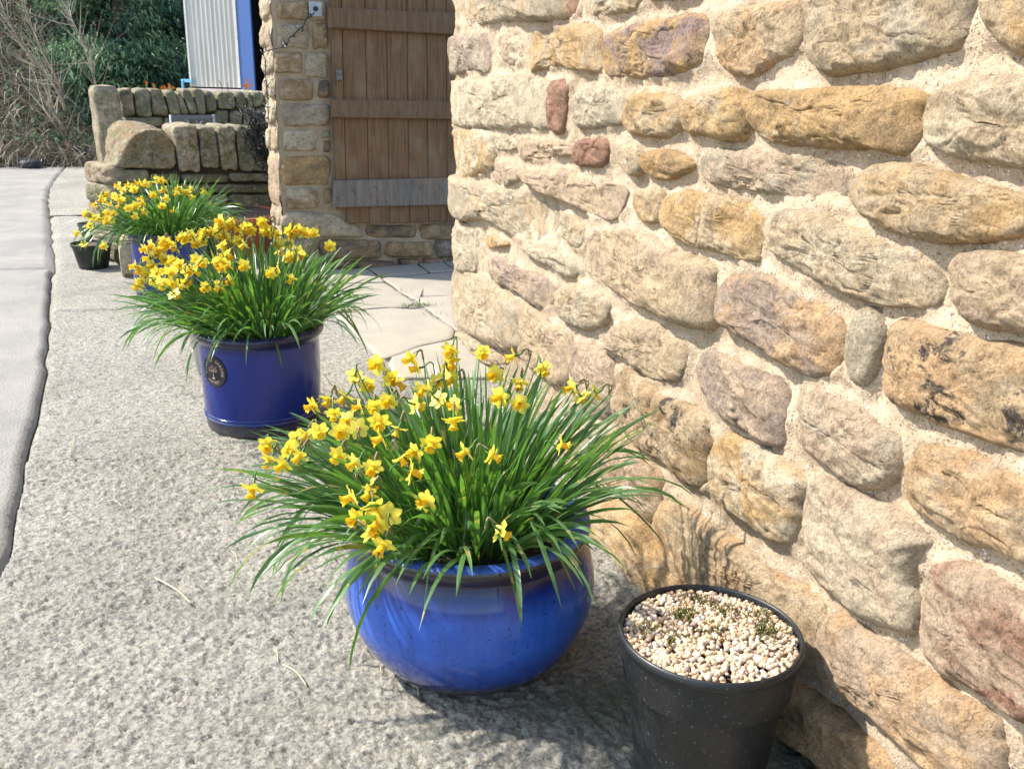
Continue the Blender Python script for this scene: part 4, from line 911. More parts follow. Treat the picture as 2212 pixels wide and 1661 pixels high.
for a, l_ in ((150, .016), (120, .02), (90, .02), (60, .02), (30, .016)): strip([(0, -.002), (math.cos(rad(a))*l_, -.002+math.sin(rad(a))*l_)], [.0011, .0007])
for _ in range(46):
    a = rng.uniform(-.1, PI+.1); r_ = rng.uniform(.009, .026); x, y = math.cos(a)*r_, math.sin(a)*r_*.95+.0; s_ = .0016
    mb.add([on_pot(x-s_, y, .0045), on_pot(x, y-s_, .0045), on_pot(x+s_, y, .0045), on_pot(x, y+s_, .0045)], [[0, 1, 2, 3]])
obj('tree_motif', mb.mesh('tree_motif', False), M_LET, emblem)
P3 = (-.475, 5.86)
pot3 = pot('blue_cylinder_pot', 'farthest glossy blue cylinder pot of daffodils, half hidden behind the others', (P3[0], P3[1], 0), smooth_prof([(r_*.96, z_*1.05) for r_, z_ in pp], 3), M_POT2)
soil_disc(P3, .19, .34, M_SOIL, 'dark compost inside the farthest blue pot', 5)
# black plastic pots
def mat_plastic(name, dust=.3):
    m, t, b = newmat(name); v = objvec(t)
    col = mix(t, ramp(t, noise(t, v, 10, 5, .7), [(.4, 0.0), (.7, 1.0)]), (.006, .007, .008), (.013, .015, .016))
    mp = N(t, 'ShaderNodeMapping'); mp.inputs['Scale'].default_value = (3, 3, 1); L(t, v, mp.inputs[0])
    col = mix(t, ramp(t, noise(t, mp.outputs[0], 55, 3, .6), [(.70, 0.0), (.75, dust)]), col, (.35, .35, .32))
    col = mix(t, ramp(t, noise(t, v, 180, 2, .5), [(.66, 0.0), (.70, dust)]), col, (.25, .25, .23))
    L(t, col, b.inputs['Base Color']); L(t, ramp(t, noise(t, v, 14, 3), [(.4, .38), (.7, .6)]), b.inputs['Roughness'])
    bump(t, b, noise(t, v, 30, 3), .001, .5); return m
M_PLA = mat_plastic('scuffed_black_plastic')
BP = (.755, 1.37)
bpot = pot('black_plastic_pot', 'tall scuffed black plastic pot full of pale gravel, in front of the wall', (BP[0], BP[1], 0), [(.118, 0), (.121, .003), (.126, .06), (.148, .262), (.152, .266), (.154, .27), (.156, .284), (.161, .286), (.1655, .289), (.1665, .296)], M_PLA)
V, F = lathe([(.1665, .296), (.1655, .303), (.1625, .3065), (.1595, .3055), (.1575, .301), (.1565, .26), (.152, .21)], 112, .003, 3); mb = MB(); mb.add(V, F); obj('rim', mb.mesh('rim'), M_PLA, bpot)
def blob_mesh(sub=2):
    import bmesh
    bm = bmesh.new(); bmesh.ops.create_icosphere(bm, subdivisions=sub, radius=1); V = np.array([v.co[:] for v in bm.verts]); F = np.array([[v.index for v in f.verts] for f in bm.faces]); bm.free(); return V, F
BV, BF = blob_mesh(2); BV1, BF1 = blob_mesh(1)
def mat_gravel():
    m, t, b = newmat('pea_gravel'); at = N(t, 'ShaderNodeAttribute', attribute_name='tone').outputs['Fac']
    v = N(t, 'ShaderNodeTexCoord').outputs['Object']
    col = ramp(t, at, [(0.0, (.55, .38, .22)), (.3, (.58, .43, .27)), (.55, (.46, .32, .20)), (.7, (.68, .60, .49)), (.85, (.38, .21, .12)), (.93, (.25, .21, .18)), (1.0, (.74, .69, .60))])
    col = mix(t, 1.0, col, ramp(t, noise(t, v, 300, 3), [(.3, .8), (.7, 1.1)]), 'MULTIPLY')
    L(t, col, b.inputs['Base Color']); b.inputs['Roughness'].default_value = .6; return m
M_GRAV = mat_gravel()
def gravel(name, cx, cy, z, r, n, size, label, dome=.01):
    mb = MB(); tones = []
    for k in range(n):
        rr0 = r*math.sqrt(rng.random()); a = rng.uniform(0, 2*PI); s_ = size*rng.uniform(.55, 1.25)*np.array([1, rng.uniform(.65, 1), rng.uniform(.55, .85)])
        R3 = np.linalg.qr(rng.normal(size=(3, 3)))[0]; V = (BV*(1+.12*vn(BV*1.5+k*3.1, 3))[:, None]*s_)@R3.T
        V = V+np.array([rr0*math.cos(a), rr0*math.sin(a), dome*(1-(rr0/r)**2)+rng.uniform(-.003, .0035)+.002*math.sin(rr0*60+a*3)])
        mb.add(V, BF); tones += [rng.random()]*len(BV)
    me = mb.mesh(name); at = me.attributes.new('tone', 'FLOAT', 'POINT'); at.data.foreach_set('value', np.array(tones, np.float32))
    return obj(name, me, M_GRAV, None, (cx, cy, z), kind='stuff', label=label)
gravel('gravel', BP[0], BP[1], .2925, .1545, 2150, .0057, 'pale pea gravel filling the black pot')
soil_disc(BP, .153, .283, M_SOILP, 'dark compost under the gravel', 9)
M_MOSS = mat_simple('brown_moss', (.14, .10, .03), (.10, .13, .03), 60, .9, 0)
mb = MB()
for (mx, my, n_) in ((-.02, .06, 170), (.0, .0, 90), (.06, .05, 120), (.10, -.02, 110), (-.07, -.02, 60), (.03, .09, 70), (.115, .03, 60), (-.10, .03, 40)):
    for _ in range(n_):
        p = np.array([mx+rng.normal(0, .014), my+rng.normal(0, .012), .008+rng.uniform(-.002, .003)]); dd = rng.normal(size=3)*.6; dd[2] = abs(dd[2])+.5; dd = dd/np.linalg.norm(dd)*rng.uniform(.010, .022)
        s_ = np.cross(dd, rng.normal(size=3)); s_ = s_/np.linalg.norm(s_)*.0017; mb.add([p-s_, p+s_, p+dd], [[0, 1, 2]])
obj('moss', mb.mesh('moss'), M_MOSS, None, (BP[0], BP[1], .293), kind='stuff', label='brown green moss tufts on the gravel')
def small_pot(x, y, r, h, label):
    t_ = pot('black_plastic_pot', label, (x, y, 0), [(r*.68, 0), (r*.70, .003), (r*.88, h*.72), (r*.93, h*.86), (r*.97, h*.87), (r, h*.99), (r*.985, h), (r*.94, h*.985), (r*.9, h*.8)], M_PLA, seg=48)
    soil_disc((x, y), r*.9, h*.88, M_SOILP, 'dry compost in a small black pot'); return t_
q = on_ground(199, 583); small_pot(q[0], q[1]+.09, .132, .165, 'small black plastic pot of compost standing alone at the left')
q = on_ground(200, 540); small_pot(q[0], q[1]+.25, .125, .16, 'small black plastic pot behind, partly hidden by the other black pot')
# terracotta pot
q = on_ground(517, 462, .32)
tilt_ = rad(5)
M_TERR = mat_simple('terracotta', (.42, .125, .06), (.34, .10, .05), 12, .75, .002, 100, .3)
tp = pot('terracotta_pot', 'wide red terracotta pot of bare soil below the mossy wall', (q[0], q[1], 0), [(.17, 0), (.175, .003), (.22, .25), (.235, .26), (.245, .265), (.25, .30), (.25, .315), (.245, .322), (.235, .322), (.226, .312), (.222, .29)], M_TERR, seg=80)
tp.rotation_euler = (tilt_, 0, 0); tp.location.z = .018
so_ = soil_disc((q[0], q[1]-.027), .226, .328, M_SOILP, 'crumbly brown soil in the terracotta pot', 11)
so_.rotation_euler = (tilt_, 0, 0)
mb = MB()
for (dx, dy, l_, a) in ((-.08, .02, .10, .5), (-.11, .0, .07, 2.4), (-.06, .04, .06, 1.2)):
    mb.tube(catmull(np.array([(dx, dy, 0), (dx+.02*math.cos(a), dy, l_*.6), (dx+.06*math.cos(a), dy, l_)]), 4, False), [.003]*8+[.001], 5)
obj('seedling', mb.mesh('seedling'), M_STEM, None, (q[0], q[1], .31), label='thin green shoots sprouting from the terracotta pot', category='plant')
# pale planter behind pot 2 and rough stone block by pot 3
q = on_ground(414, 715, .22)
pp3 = pot('pale_planter', 'pale grey stoneware pot mostly hidden behind the emblem pot', (q[0]+.10, q[1]+.12, 0), [(.09, 0), (.10, .01), (.125, .19), (.14, .21), (.14, .24), (.125, .24), (.12, .2)], mat_simple('pale_stoneware', (.40, .36, .31), (.32, .29, .26), 10, .6, .002), seg=48)
q = on_ground(262, 603); SB = Frame((q[0], q[1]), 10)
sb = obj('stone_block', None, label='rough buff stone block standing between the blue and black pots', category='stone'); bpy.data.objects.remove(sb)
V = BV.copy(); bvv, bff = blob_mesh(4); V = np.sign(bvv)*np.abs(bvv)**.45; V = V*np.array([.05, .15, .13])*(1+.07*fbm(bvv*2.2, 4, 8))[:, None]
sb = obj('stone_block', mesh_np('stone_block', V, bff), M_STONE, None, (q[0]+.04, q[1]+.18, .12), label='rough buff stone block standing between the blue and black pots', category='stone')
sb.color = (*TAN, 1); sb['tone'] = PAL

# ---------------------------------------------------------------- daffodils
def leaf_path(p0, d0, Ln, droop, n=9, twist=0.0, kink=None):
    p = np.array(p0, float); d = np.array(d0, float); out = [p.copy()]; ds = Ln/n
    for i in range(n):
        k = (i+1)/n; d = d+np.array([0, 0, -1.0])*droop*ds*(0.35+2.2*k*k)
        if kink and abs(k-kink[0]) < .5/n: d = d+np.array(kink[1])
        d /= np.linalg.norm(d); p = p+d*ds; out.append(p.copy())
    return np.array(out)
def leaf_geo(path, wdt, tw0, seed):
    n = len(path); T = np.gradient(path, axis=0); T /= np.linalg.norm(T, axis=1)[:, None]
    s0 = np.array([math.cos(tw0), math.sin(tw0), 0.0]); V = []
    for i in range(n):
        k = i/(n-1); side = s0-T[i]*(s0@T[i]); side /= np.linalg.norm(side)+1e-9; nn_ = np.cross(side, T[i])
        wv_ = wdt*(.75+.25*min(1, k*5))*(1-max(0, (k-.80)/.20)**1.8)+.0003
        V += [path[i]-side*wv_/2+nn_*wv_*.13, path[i], path[i]+side*wv_/2+nn_*wv_*.13]
    return np.array(V), grid_faces(n, 3)
def flower_meshes(k):
    r_ = np.random.default_rng(k); mb = MB(); op = r_.uniform(.05, .45)
    for j in range(6):
        a = j*PI/3+r_.uniform(-.1, .1); ln = .0245*r_.uniform(.92, 1.08); wd_ = .0083*(1.08 if j % 2 else .92); back = op*.5-.12*(j % 2)
        V = []
        for i, (s, ww) in enumerate(((.10, .35), (.3, .8), (.55, 1.0), (.78, .78), (.93, .35), (1.0, .03))):
            for q_ in (-1, 0, 1):
                x = ln*s; y = q_*wd_*ww; zz = -x*back+(.0022*(1-abs(q_)))*(-1 if i > 3 else 1)*.6+.002*math.sin(s*3+j)+r_.uniform(-.0006, .0006)
                V.append((x*math.cos(a)-y*math.sin(a), x*math.sin(a)+y*math.cos(a), zz))
        mb.add(V, grid_faces(6, 3))
    pe = mb.mesh('flower')
    pe.materials.append(M_PETAL)
    ns = 18; prof = ((.0042, -.001), (.0058, .004), (.0066, .010), (.0076, .015), (.0098, .0185), (.0108, .0192)); V = []
    for i, (rr0, zz) in enumerate(prof):
        for q_ in range(ns):
            a = q_*2*PI/ns; fr_ = (1+.10*math.sin(a*6+i))*(1 if i < 4 else 1+.10*math.sin(q_*PI))
            if i >= 4: fr_ *= 1+.08*(-1)**q_
            V.append((rr0*fr_*math.cos(a), rr0*fr_*math.sin(a), zz+(.0012*(-1)**q_ if i == 5 else 0)))
    mb = MB(); mb.add(V, grid_faces(6, ns, True)); tr = mb.mesh('trumpet'); tr.materials.append(M_TRUMP)
    return pe, tr
FM = [flower_meshes(k) for k in range(7)]
def daffodils(label, ctr, z0, Rr, nleaf, Lr, spread, bias, flowers, dome, wdt, fscale=1.0, droop=(1.2, 3.6)):
    root = thing('daffodils', label, 'daffodils', (ctr[0], ctr[1], z0)); base = np.array([ctr[0], ctr[1], z0])
    leaves = []
    for i in range(nleaf):
        r0 = math.sqrt(rng.random()); a = rng.uniform(0, 2*PI); p0 = np.array([math.cos(a)*r0*Rr, math.sin(a)*r0*Rr, 0.0])
        o_ = np.array([math.cos(a), math.sin(a)])*(r0**1.3)*spread+np.array(bias)*rng.uniform(.3, 1.3)+rng.normal(0, .20, 2)
        rim_t = 1.30 if r0 > .5 else 1.9
        vd = np.array([.25, -.97])@o_
        if vd > .25: o_ = o_-np.array([.25, -.97])*(vd-.25)*.18
        m_ = np.linalg.norm(o_)
        if m_ > rim_t: o_ = o_/m_*rim_t
        d0 = np.array([o_[0], o_[1], 1.0]); d0 /= np.linalg.norm(d0)
        Ln = rng.uniform(*Lr)*(1+.12*min(m_, 1.3)); dr = rng.uniform(*droop)*(.45+m_*.8)
        if rng.random() < .15 and m_ > .55: dr *= 2.1
        kink = (rng.uniform(.45, .7), (d0[0]*.3, d0[1]*.3, -1.3)) if rng.random() < .035 else None
        path = leaf_path(p0, d0, Ln, dr, 9, 0, kink)
        if (path[:, 2]+z0).min() < .004: continue
        P_ = path+base
        if P_[:, 0].max() > .965: continue
        leaves.append((path, wdt*rng.uniform(.75, 1.2), rng.uniform(0, 2*PI), math.dist(P_[-1], (0, 0, CAM_H))-.5*Ln))
    leaves.sort(key=lambda q_: q_[3])
    for k, (path, ww, tw, _) in enumerate(leaves[:300]):
        V, F = leaf_geo(path, ww, tw, k); o = obj('leaf', mesh_np('leaf', V-path[0], F), M_LEAF, root, path[0])
    if len(leaves) > 300:
        mb = MB()
        for (path, ww, tw, _) in leaves[300:]:
            V, F = leaf_geo(path, ww, tw, 0); mb.add(V, F)
        obj('leaf_mass', mb.mesh('leaf_mass'), M_LEAF, root, kind='stuff')
    # flowers sit where the survey ray meets the dome of foliage
    dc, da = np.array(dome[0]), np.array(dome[1])
    for k, (x, y) in enumerate(flowers):
        d = ray(x, y); d = d/np.linalg.norm(d); oo = (O-dc)/da; dd = d/da; A = dd@dd; B = 2*oo@dd; Cc = oo@oo-1; disc = B*B-4*A*Cc
        t_ = (-B-math.sqrt(disc))/(2*A) if disc > 0 else -B/(2*A)
        pos = O+d*t_
        if pos[2] < z0+.02: pos[2] = z0+.02
        pos = pos-base
        h_ = rng.uniform(-2.9, .1)-.15; 
        fdir = np.array([-.5+rng.normal(0, .75), -.45+rng.normal(0, .65), -.38+rng.normal(0, .28)]); fdir /= np.linalg.norm(fdir)
        zq = Vector(fdir).to_track_quat('Z', 'Y'); pe, tr = FM[k % len(FM)]
        fo = obj('flower', pe, None, root, pos); spin = rng.uniform(0, 2*PI); sc_ = fscale*rng.uniform(.9, 1.12)
        fo.rotation_mode = 'QUATERNION'; fo.rotation_quaternion = zq @ Vector((0, 0, 1)).rotation_difference(Vector((0, 0, 1))) @ __import__('mathutils').Quaternion((0, 0, 1), spin); fo.scale = (sc_,)*3
        obj('trumpet', tr, None, fo)
        bk = -fdir; n0 = pos+bk*.001; n1 = pos+bk*.016*sc_; up_ = np.array([0, 0, 1.0])
        n2 = n1+(bk*.6+up_*.5)*.012; n3 = n2+(bk*.8-up_*.1)*.012; n4 = n3+np.array([bk[0]*.3, bk[1]*.3, -1])*.02
        rt = np.array([pos[0]*.45, pos[1]*.45]); rn = np.linalg.norm(rt); rt = rt*(min(rn, Rr)/max(rn, 1e-6)); p0 = np.array([rt[0], rt[1], 0])
        mid = p0*.45+n4*.55+np.array([0, 0, .25*(n4[2])*.4])
        pth = catmull(np.array([p0, mid, n4, n3, n2, n1, n0]), 4, False)
        rad_ = np.full(len(pth), .0017); rad_[-9:-4] = .0021; rad_[-5:] = [.0026, .003, .0026, .003, .0042]
        mb = MB(); mb.tube(pth-p0, rad_*fscale, 5); obj('stem', mb.mesh('stem'), M_STEM, root, p0)
        if k % 2 == 0:
            mb = MB(); sp_ = catmull(np.array([n4, n3+up_*.002, n2+up_*.003, n2+up_*.002+bk*-.012]), 3, False); mb.tube(sp_-n3, np.linspace(.0028, .0012, len(sp_))*fscale, 5); obj('spathe', mb.mesh('spathe'), M_SPATHE, root, n3)
    return root
fl1 = [c7(*p) for p in [(365,335),(540,210),(590,250),(630,165),(690,225),(500,295),(450,365),(510,400),(555,430),(640,400),(680,315),(720,240),(770,140),(800,180),(850,260),(885,235),(945,225),(935,100),(940,150),(1070,115),(1200,130),(1320,180),(1225,240),(1140,300),(1225,325),(1120,205),(1440,260),(1480,300),(1540,285),(955,330),(950,395),(885,310),(790,330),(1395,500),(1110,540),(1000,525),(855,490),(790,530),(730,550),(775,610),(615,590),(540,570),(470,540),(390,440),(335,455),(260,520),(300,470),(175,500),(185,560),(240,580),(310,540),(115,680),(600,660),(525,715),(600,695),(545,800),(620,760),(680,790),(600,860),(640,820),(655,915),(835,730),(1145,855),(560,340),(620,340),(480,440),(430,310),(820,270),(930,190),(650,470),(720,430)]]
daffodils('nearest big clump of yellow daffodils spilling from the round blue bowl', (BOWL[0]-.02, BOWL[1]+.025), .298, .175, 560, (.27, .37), 1.25, (-.26, .06), fl1, ((BOWL[0]-.05, BOWL[1], .29), (.48, .42, .325)), .0088, .93, (.6, 2.8))
fl2 = [c4(*p) for p in [(730,390),(720,470),(800,510),(860,530),(510,440),(450,470),(380,420),(320,380),(250,400),(200,440),(130,470),(60,480),(300,560),(240,640),(270,740),(220,830),(330,860),(490,860),(420,590),(20,600),(30,830),(60,1100),(220,1100),(340,1030),(790,950),(1010,1000),(1000,780),(980,620),(900,640),(1080,720),(1150,740),(880,700),(1010,490),(1130,500),(1190,510),(1440,650),(1100,470),(570,460)]]
fl2 += [c3(*p) for p in [(1050,960),(1090,1060),(940,1150),(1060,1230),(980,1360),(1140,1310),(1340,1210),(1240,960),(1310,900),(1180,1220),(1280,1080),(1430,1130),(1500,1310),(1640,1130),(1480,840),(1560,800),(1610,900),(1730,1380),(1860,1110),(1360,1340),(1260,1340),(1370,1450),(1180,990),(1400,960),(1530,1200),(1700,800),(1150,1150)]]
fl2 += [(x+rng.uniform(-16, 16), y+rng.uniform(-9, 9)) for x, y in fl2[::2]]
daffodils('middle clump of yellow daffodils in the cobalt pot with the emblem', P2, .335, .17, 560, (.26, .37), 1.25, (-.22, .0), fl2, ((P2[0]-.04, P2[1], .34), (.44, .40, .33)), .0088, 1.03, (.6, 2.9))
fl3 = [c3(*p) for p in [(760,260),(810,310),(650,340),(600,370),(560,400),(500,470),(620,430),(720,380),(900,270),(960,230),(1000,230),(1060,240),(760,400),(800,420),(870,250),(930,300),(1120,220),(1180,190),(1230,200),(1280,210),(1140,360),(1250,310),(1290,300),(1290,400),(1240,480),(1370,540),(1180,370),(1010,410),(1030,450),(1050,540),(950,590),(860,510),(900,500),(770,480),(580,560),(560,600),(640,560),(530,630),(620,660),(680,640),(710,560),(400,570),(450,600),(440,700),(300,780),(380,960),(600,940),(1420,290),(1460,310),(1540,340),(1570,380),(1560,300),(1710,320),(1400,340),(1500,320),(950,480),(680,460),(640,620),(480,610)]]
daffodils('farthest clump of yellow daffodils in the half hidden blue pot', P3, .34, .17, 420, (.26, .38), 1.3, (-.25, -.05), fl3, ((P3[0]-.06, P3[1], .33), (.46, .42, .35)), .0098, 1.06)

# ---------------------------------------------------------------- string lights on the pier and the cope
M_WIRE = mat_simple('black_wire', (.015, .02, .018), (.03, .03, .03), 50, .4, 0)
M_BULB, t, b = newmat('clear_bulb'); b.inputs['Base Color'].default_value = (.35, .38, .40, 1); b.inputs['Roughness'].default_value = .08; b.inputs['Specular IOR Level'].default_value = 1.0
sl_ = thing('string_lights', 'black string of fairy lights trailing down the corner of the pier', 'string lights', DW.at(*DW.px(*cI(1320, 120)), .04))
base = np.array(sl_.location)
pts = [DW.at(*DW.px(*cI(x, y), off=.05), .055) for x, y in [(1320,130),(1250,180),(1215,250),(1165,290),(1130,330),(1080,370),(1060,430),(1000,450)]]
pts += [DW.at(PU0-.045, DW.px(*cI(950, yy))[1], -.06+.02*math.sin(yy)) for yy in (500, 580, 650, 720, 800, 870, 950, 1050, 1150)]
pth = catmull(np.array(pts), 5, False)-base; mb = MB(); mb.tube(pth, .0035, 5)
for k in range(2, len(pth)-2, 4):
    d = rng.normal(size=3)*.02; mb.tube([pth[k], pth[k]+d], [.004, .003], 5)
obj('wire', mb.mesh('wire'), M_WIRE, sl_); mb = MB()
for k in range(3, len(pth)-2, 5): mb.add(BV1*.007+pth[k]+rng.normal(size=3)*.012, BF1)
obj('bulbs', mb.mesh('bulbs'), M_BULB, sl_, kind='stuff')
tc_ = NW.at(*NW.px(*cK(1990, 700)), .02)
tg = thing('string_lights', 'tangled dark bundle of fairy lights heaped on the last cope by the pier', 'string lights', tc_)
mb = MB(); mb2 = MB()
for k in range(26):
    m_ = 9; P_ = rng.normal(size=(m_, 3))*np.array([.075, .05, .13])+np.array([.0, -.05, -.03]); P_[:, 2] = np.clip(P_[:, 2], -.33, .24)
    P_[:, 0] += P_[:, 2]*-.25
    pth = catmull(P_, 4, False); mb.tube(pth, .0028, 4)
    for q_ in range(0, len(pth), 7): mb2.add(BV1*.0045+pth[q_]+rng.normal(size=3)*.01, BF1)
obj('wire', mb.mesh('wire'), M_WIRE, tg); obj('bulbs', mb2.mesh('bulbs'), M_BULB, tg, kind='stuff')
# small orange flowers behind the far wall
M_ORF = mat_simple('orange_flower', (.75, .16, .02), (.80, .30, .02), 60, .6, 0)
for (cx, cy, n_, lab) in ((1000, 150, 26, 'clump of small orange flowers above the far wall copes'), (1910, 130, 22, 'single orange red flower head above the far wall near the blue post')):
    u_, z_ = BW.px(*cK(cx, cy)); t_ = thing('orange_flowers', lab, 'flowers', BW.at(u_, 0, -.42)); mb = MB(); mg = MB()
    for k in range(n_):
        p = np.array([rng.normal(0, .075 if n_ > 24 else .02), rng.normal(0, .04), z_+rng.normal(0, .025 if n_ > 24 else .03)]); 
        for j in range(5):
            a = j*2*PI/5; mb.add([p, p+np.array([math.cos(a-.4), -.3, math.sin(a-.4)])*.012, p+np.array([math.cos(a), -.2, math.sin(a)])*.016, p+np.array([math.cos(a+.4), -.3, math.sin(a+.4)])*.012], [[0, 1, 2, 3]])
        if k % 3 == 0: mg.tube([(p[0]*.6, p[1], 0), (p[0], p[1], p[2])], .003, 4)
    obj('blooms', mb.mesh('blooms', False), M_ORF, t_, kind='stuff'); obj('stems', mg.mesh('stems'), M_STEM, t_, kind='stuff')
for k, (cx, cy) in enumerate(((1630, 60), (1700, 95))):
    u_, z_ = BW.px(*cK(cx, cy)); mb = MB(); mb.tube(catmull(np.array([(0, 0, 0), (.03, 0, z_*.5), (.0, 0, z_*.9), (-.03*(1-k), 0, z_)]), 5, False), .004, 5)
    obj('bare_stalk', mb.mesh('bare_stalk'), mat_simple('dead_stem', (.09, .06, .05), (.14, .09, .07), 40, .8, 0), None, BW.at(u_, 0, -.45), label='thin dark dead flower stalk in front of the white shed door, '+('left one' if k == 0 else 'right one'), category='dead flower')  # a bare dead stem only, it carries no flower head

# ---------------------------------------------------------------- bank, brambles, trees
M_BANK = mat_simple('overgrown_bank', (.13, .11, .065), (.07, .075, .035), 3, .95, .05, 20, .1)
n = 60; X, Y = np.meshgrid(np.linspace(-16, 10, n), np.linspace(14.55, 34, n)); Zb = np.clip((Y-14.6)*.95, 0, 8)+fbm(np.c_[X.ravel(), Y.ravel(), X.ravel()*0]*.5, 3, 3).reshape(X.shape)*.5*np.clip((Y-14.6)/2, 0, 1)
Zb = Zb*(.12+.88*np.clip((-2.0-X)/.9, 0, 1))
obj('bank', mesh_np('bank', np.stack([X, Y, Zb-.02], -1).reshape(-1, 3), grid_faces(n, n)[:, ::-1] if False else grid_faces(n, n)), M_BANK, kind='structure')
def mat_attr(name, stops, rough=.8, tr=0.0):
    m, t, b = newmat(name); at = N(t, 'ShaderNodeAttribute', attribute_name='tone').outputs['Fac']; col = ramp(t, at, stops)
    L(t, col, b.inputs['Base Color']); b.inputs['Roughness'].default_value = rough; b.inputs['Specular IOR Level'].default_value = .2
    if tr:
        q_ = N(t, 'ShaderNodeBsdfTranslucent'); L(t, col, q_.inputs[0]); mx = N(t, 'ShaderNodeMixShader'); mx.inputs[0].default_value = tr
        L(t, b.outputs[0], mx.inputs[1]); L(t, q_.outputs[0], mx.inputs[2]); L(t, mx.outputs[0], t.nodes['Material Output'].inputs[0])
    return m
M_TWIG = mat_attr('dead_bramble', [(0.0, (.12, .09, .055)), (.35, (.26, .20, .135)), (.6, (.42, .34, .24)), (.8, (.58, .50, .38)), (1.0, (.17, .20, .09))])
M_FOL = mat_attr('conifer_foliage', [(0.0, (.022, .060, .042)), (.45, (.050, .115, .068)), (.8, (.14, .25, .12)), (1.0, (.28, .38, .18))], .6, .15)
def set_tone(me, tn):
    at = me.attributes.new('tone', 'FLOAT', 'POINT'); at.data.foreach_set('value', np.asarray(tn, np.float32))
def ribbons(P0, D, Ln, W_, bend, nseg=4):
    """many thin curved ribbons at once"""
    n = len(P0); D = D/np.linalg.norm(D, axis=1)[:, None]; side = np.cross(D, np.array([0.1, 1.0, .2])+rng.normal(0, .3, (n, 3))); side /= np.linalg.norm(side, axis=1)[:, None]
    V = np.zeros((n, nseg+1, 2, 3)); p = P0.copy(); d = D.copy()
    for i in range(nseg+1):
        w_ = (W_*(1-.8*i/nseg))[:, None]; V[:, i, 0] = p-side*w_/2; V[:, i, 1] = p+side*w_/2
        d = d+bend/nseg; d /= np.linalg.norm(d, axis=1)[:, None]; p = p+d*(Ln/nseg)[:, None]
    F0 = grid_faces(nseg+1, 2); F = (F0[None]+(np.arange(n)*(nseg+1)*2)[:, None, None]).reshape(-1, 4)
    return V.reshape(-1, 3), F, (nseg+1)*2
# brambles: arching dead canes over the bank
n = 17000; x = rng.uniform(-7, -1.7, n); y = 14.55+rng.random(n)**1.2*3.4
mnd = vn(np.c_[x*1.1, y*1.1, x*0], 14)
z0_ = np.clip((y-14.6)*.95, 0, 8)*(.12+.88*np.clip((-2.0-x)/.9, 0, 1))+.30*(.5+.5*mnd)*rng.random(n)
D = np.c_[rng.normal(0, 1, n), rng.normal(-.4, .6, n), rng.uniform(.0, 1.3, n)]
Ln = rng.uniform(.2, .9, n); V, F, k = ribbons(np.c_[x, y, z0_], D, Ln, rng.uniform(.007, .016, n), np.c_[np.zeros(n), np.zeros(n), -rng.uniform(.8, 2.2, n)])
me = mesh_np('brambles', V, F); tn = np.clip(.50+.30*mnd+rng.normal(0, .24, n), 0, .93); set_tone(me, np.repeat(tn, k)); obj('brambles', me, M_TWIG, kind='stuff', label='tangle of dead brambles and grass over the bank at the left')
n = 7000; x = rng.uniform(-7, -1.7, n); y = 14.6+rng.random(n)*3.4; zz = np.clip((y-14.6)*.95, 0, 8)*(.12+.88*np.clip((-2.0-x)/.9, 0, 1))+rng.random(n)*.35
V, F, k = ribbons(np.c_[x, y, zz], rng.normal(0, 1, (n, 3)), rng.uniform(.04, .10, n), rng.uniform(.02, .05, n), np.zeros((n, 3)), 2)
me = mesh_np('bank_leaves', V, F); set_tone(me, np.repeat(np.clip(rng.normal(.55, .25, n), 0, 1), k)); obj('bank_leaves', me, M_FOL, kind='stuff', label='small green and brown leaves among the brambles')
# tall bare saplings leaning over the bank
TW = Frame((-3.0, 14.9), 0.0)
M_BARK = mat_simple('pale_bark', (.34, .25, .17), (.24, .18, .12), 20, .85, .003)
sap = [([(-10,20),(60,160),(180,380),(330,590),(470,760),(560,880),(630,1050)], .026, 'longest pale bare sapling sweeping down from the top left corner'),
       ([(215,40),(260,180),(310,300),(380,430),(450,600),(530,740),(600,930)], .020, 'slim bare sapling just right of the longest one'),
       ([(280,600),(430,700),(520,820),(590,960),(620,1050)], .014, 'short bare shoot joining the two saplings'),
       ([(400,1040),(500,1160),(570,1260),(630,1350),(632,1430)], .022, 'low bare sapling arching down to the road edge'),
       ([(470,960),(520,1060),(580,1180),(640,1300)], .014, 'thin bare shoot above the low sapling'),
       ([(850,540),(880,650),(900,760),(912,830),(930,1000)], .012, 'upright pale twig just left of the gatepost'),
       ([(640,80),(680,170),(740,280),(800,420),(860,560)], .010, 'pale twig in front of the dark conifer')]
for pts, r_, lab in sap:
    P_ = np.array([TW.at(*TW.px(*c1(*p))) for p in pts]); P_[:, 1] += rng.normal(0, .06, len(P_)); b0 = P_[-1].copy(); P_ = P_[::-1]
    pth = catmull(P_, 5, False)-b0; t_ = thing('bare_sapling', lab, 'sapling', b0, 'bare saplings on the bank'); mb = MB(); mb.tube(pth, np.linspace(r_, r_*.4, len(pth)), 6); obj('trunk', mb.mesh('trunk'), M_BARK, t_)
    n_ = 22; idx = rng.integers(2, len(pth), n_); D = (pth[idx]-pth[np.maximum(idx-2, 0)]); D /= np.linalg.norm(D, axis=1)[:, None]+1e-9; D = D+rng.normal(0, .55, (n_, 3))
    V, F, k = ribbons(pth[idx], D, rng.uniform(.3, 1.1, n_), rng.uniform(.006, .010, n_), np.c_[np.zeros((n_, 2)), rng.uniform(-.2, .8, n_)]); me = mesh_np('twigs', V, F); set_tone(me, np.repeat(rng.uniform(.5, .85, n_), k)); obj('twigs', me, M_TWIG, t_, kind='stuff')
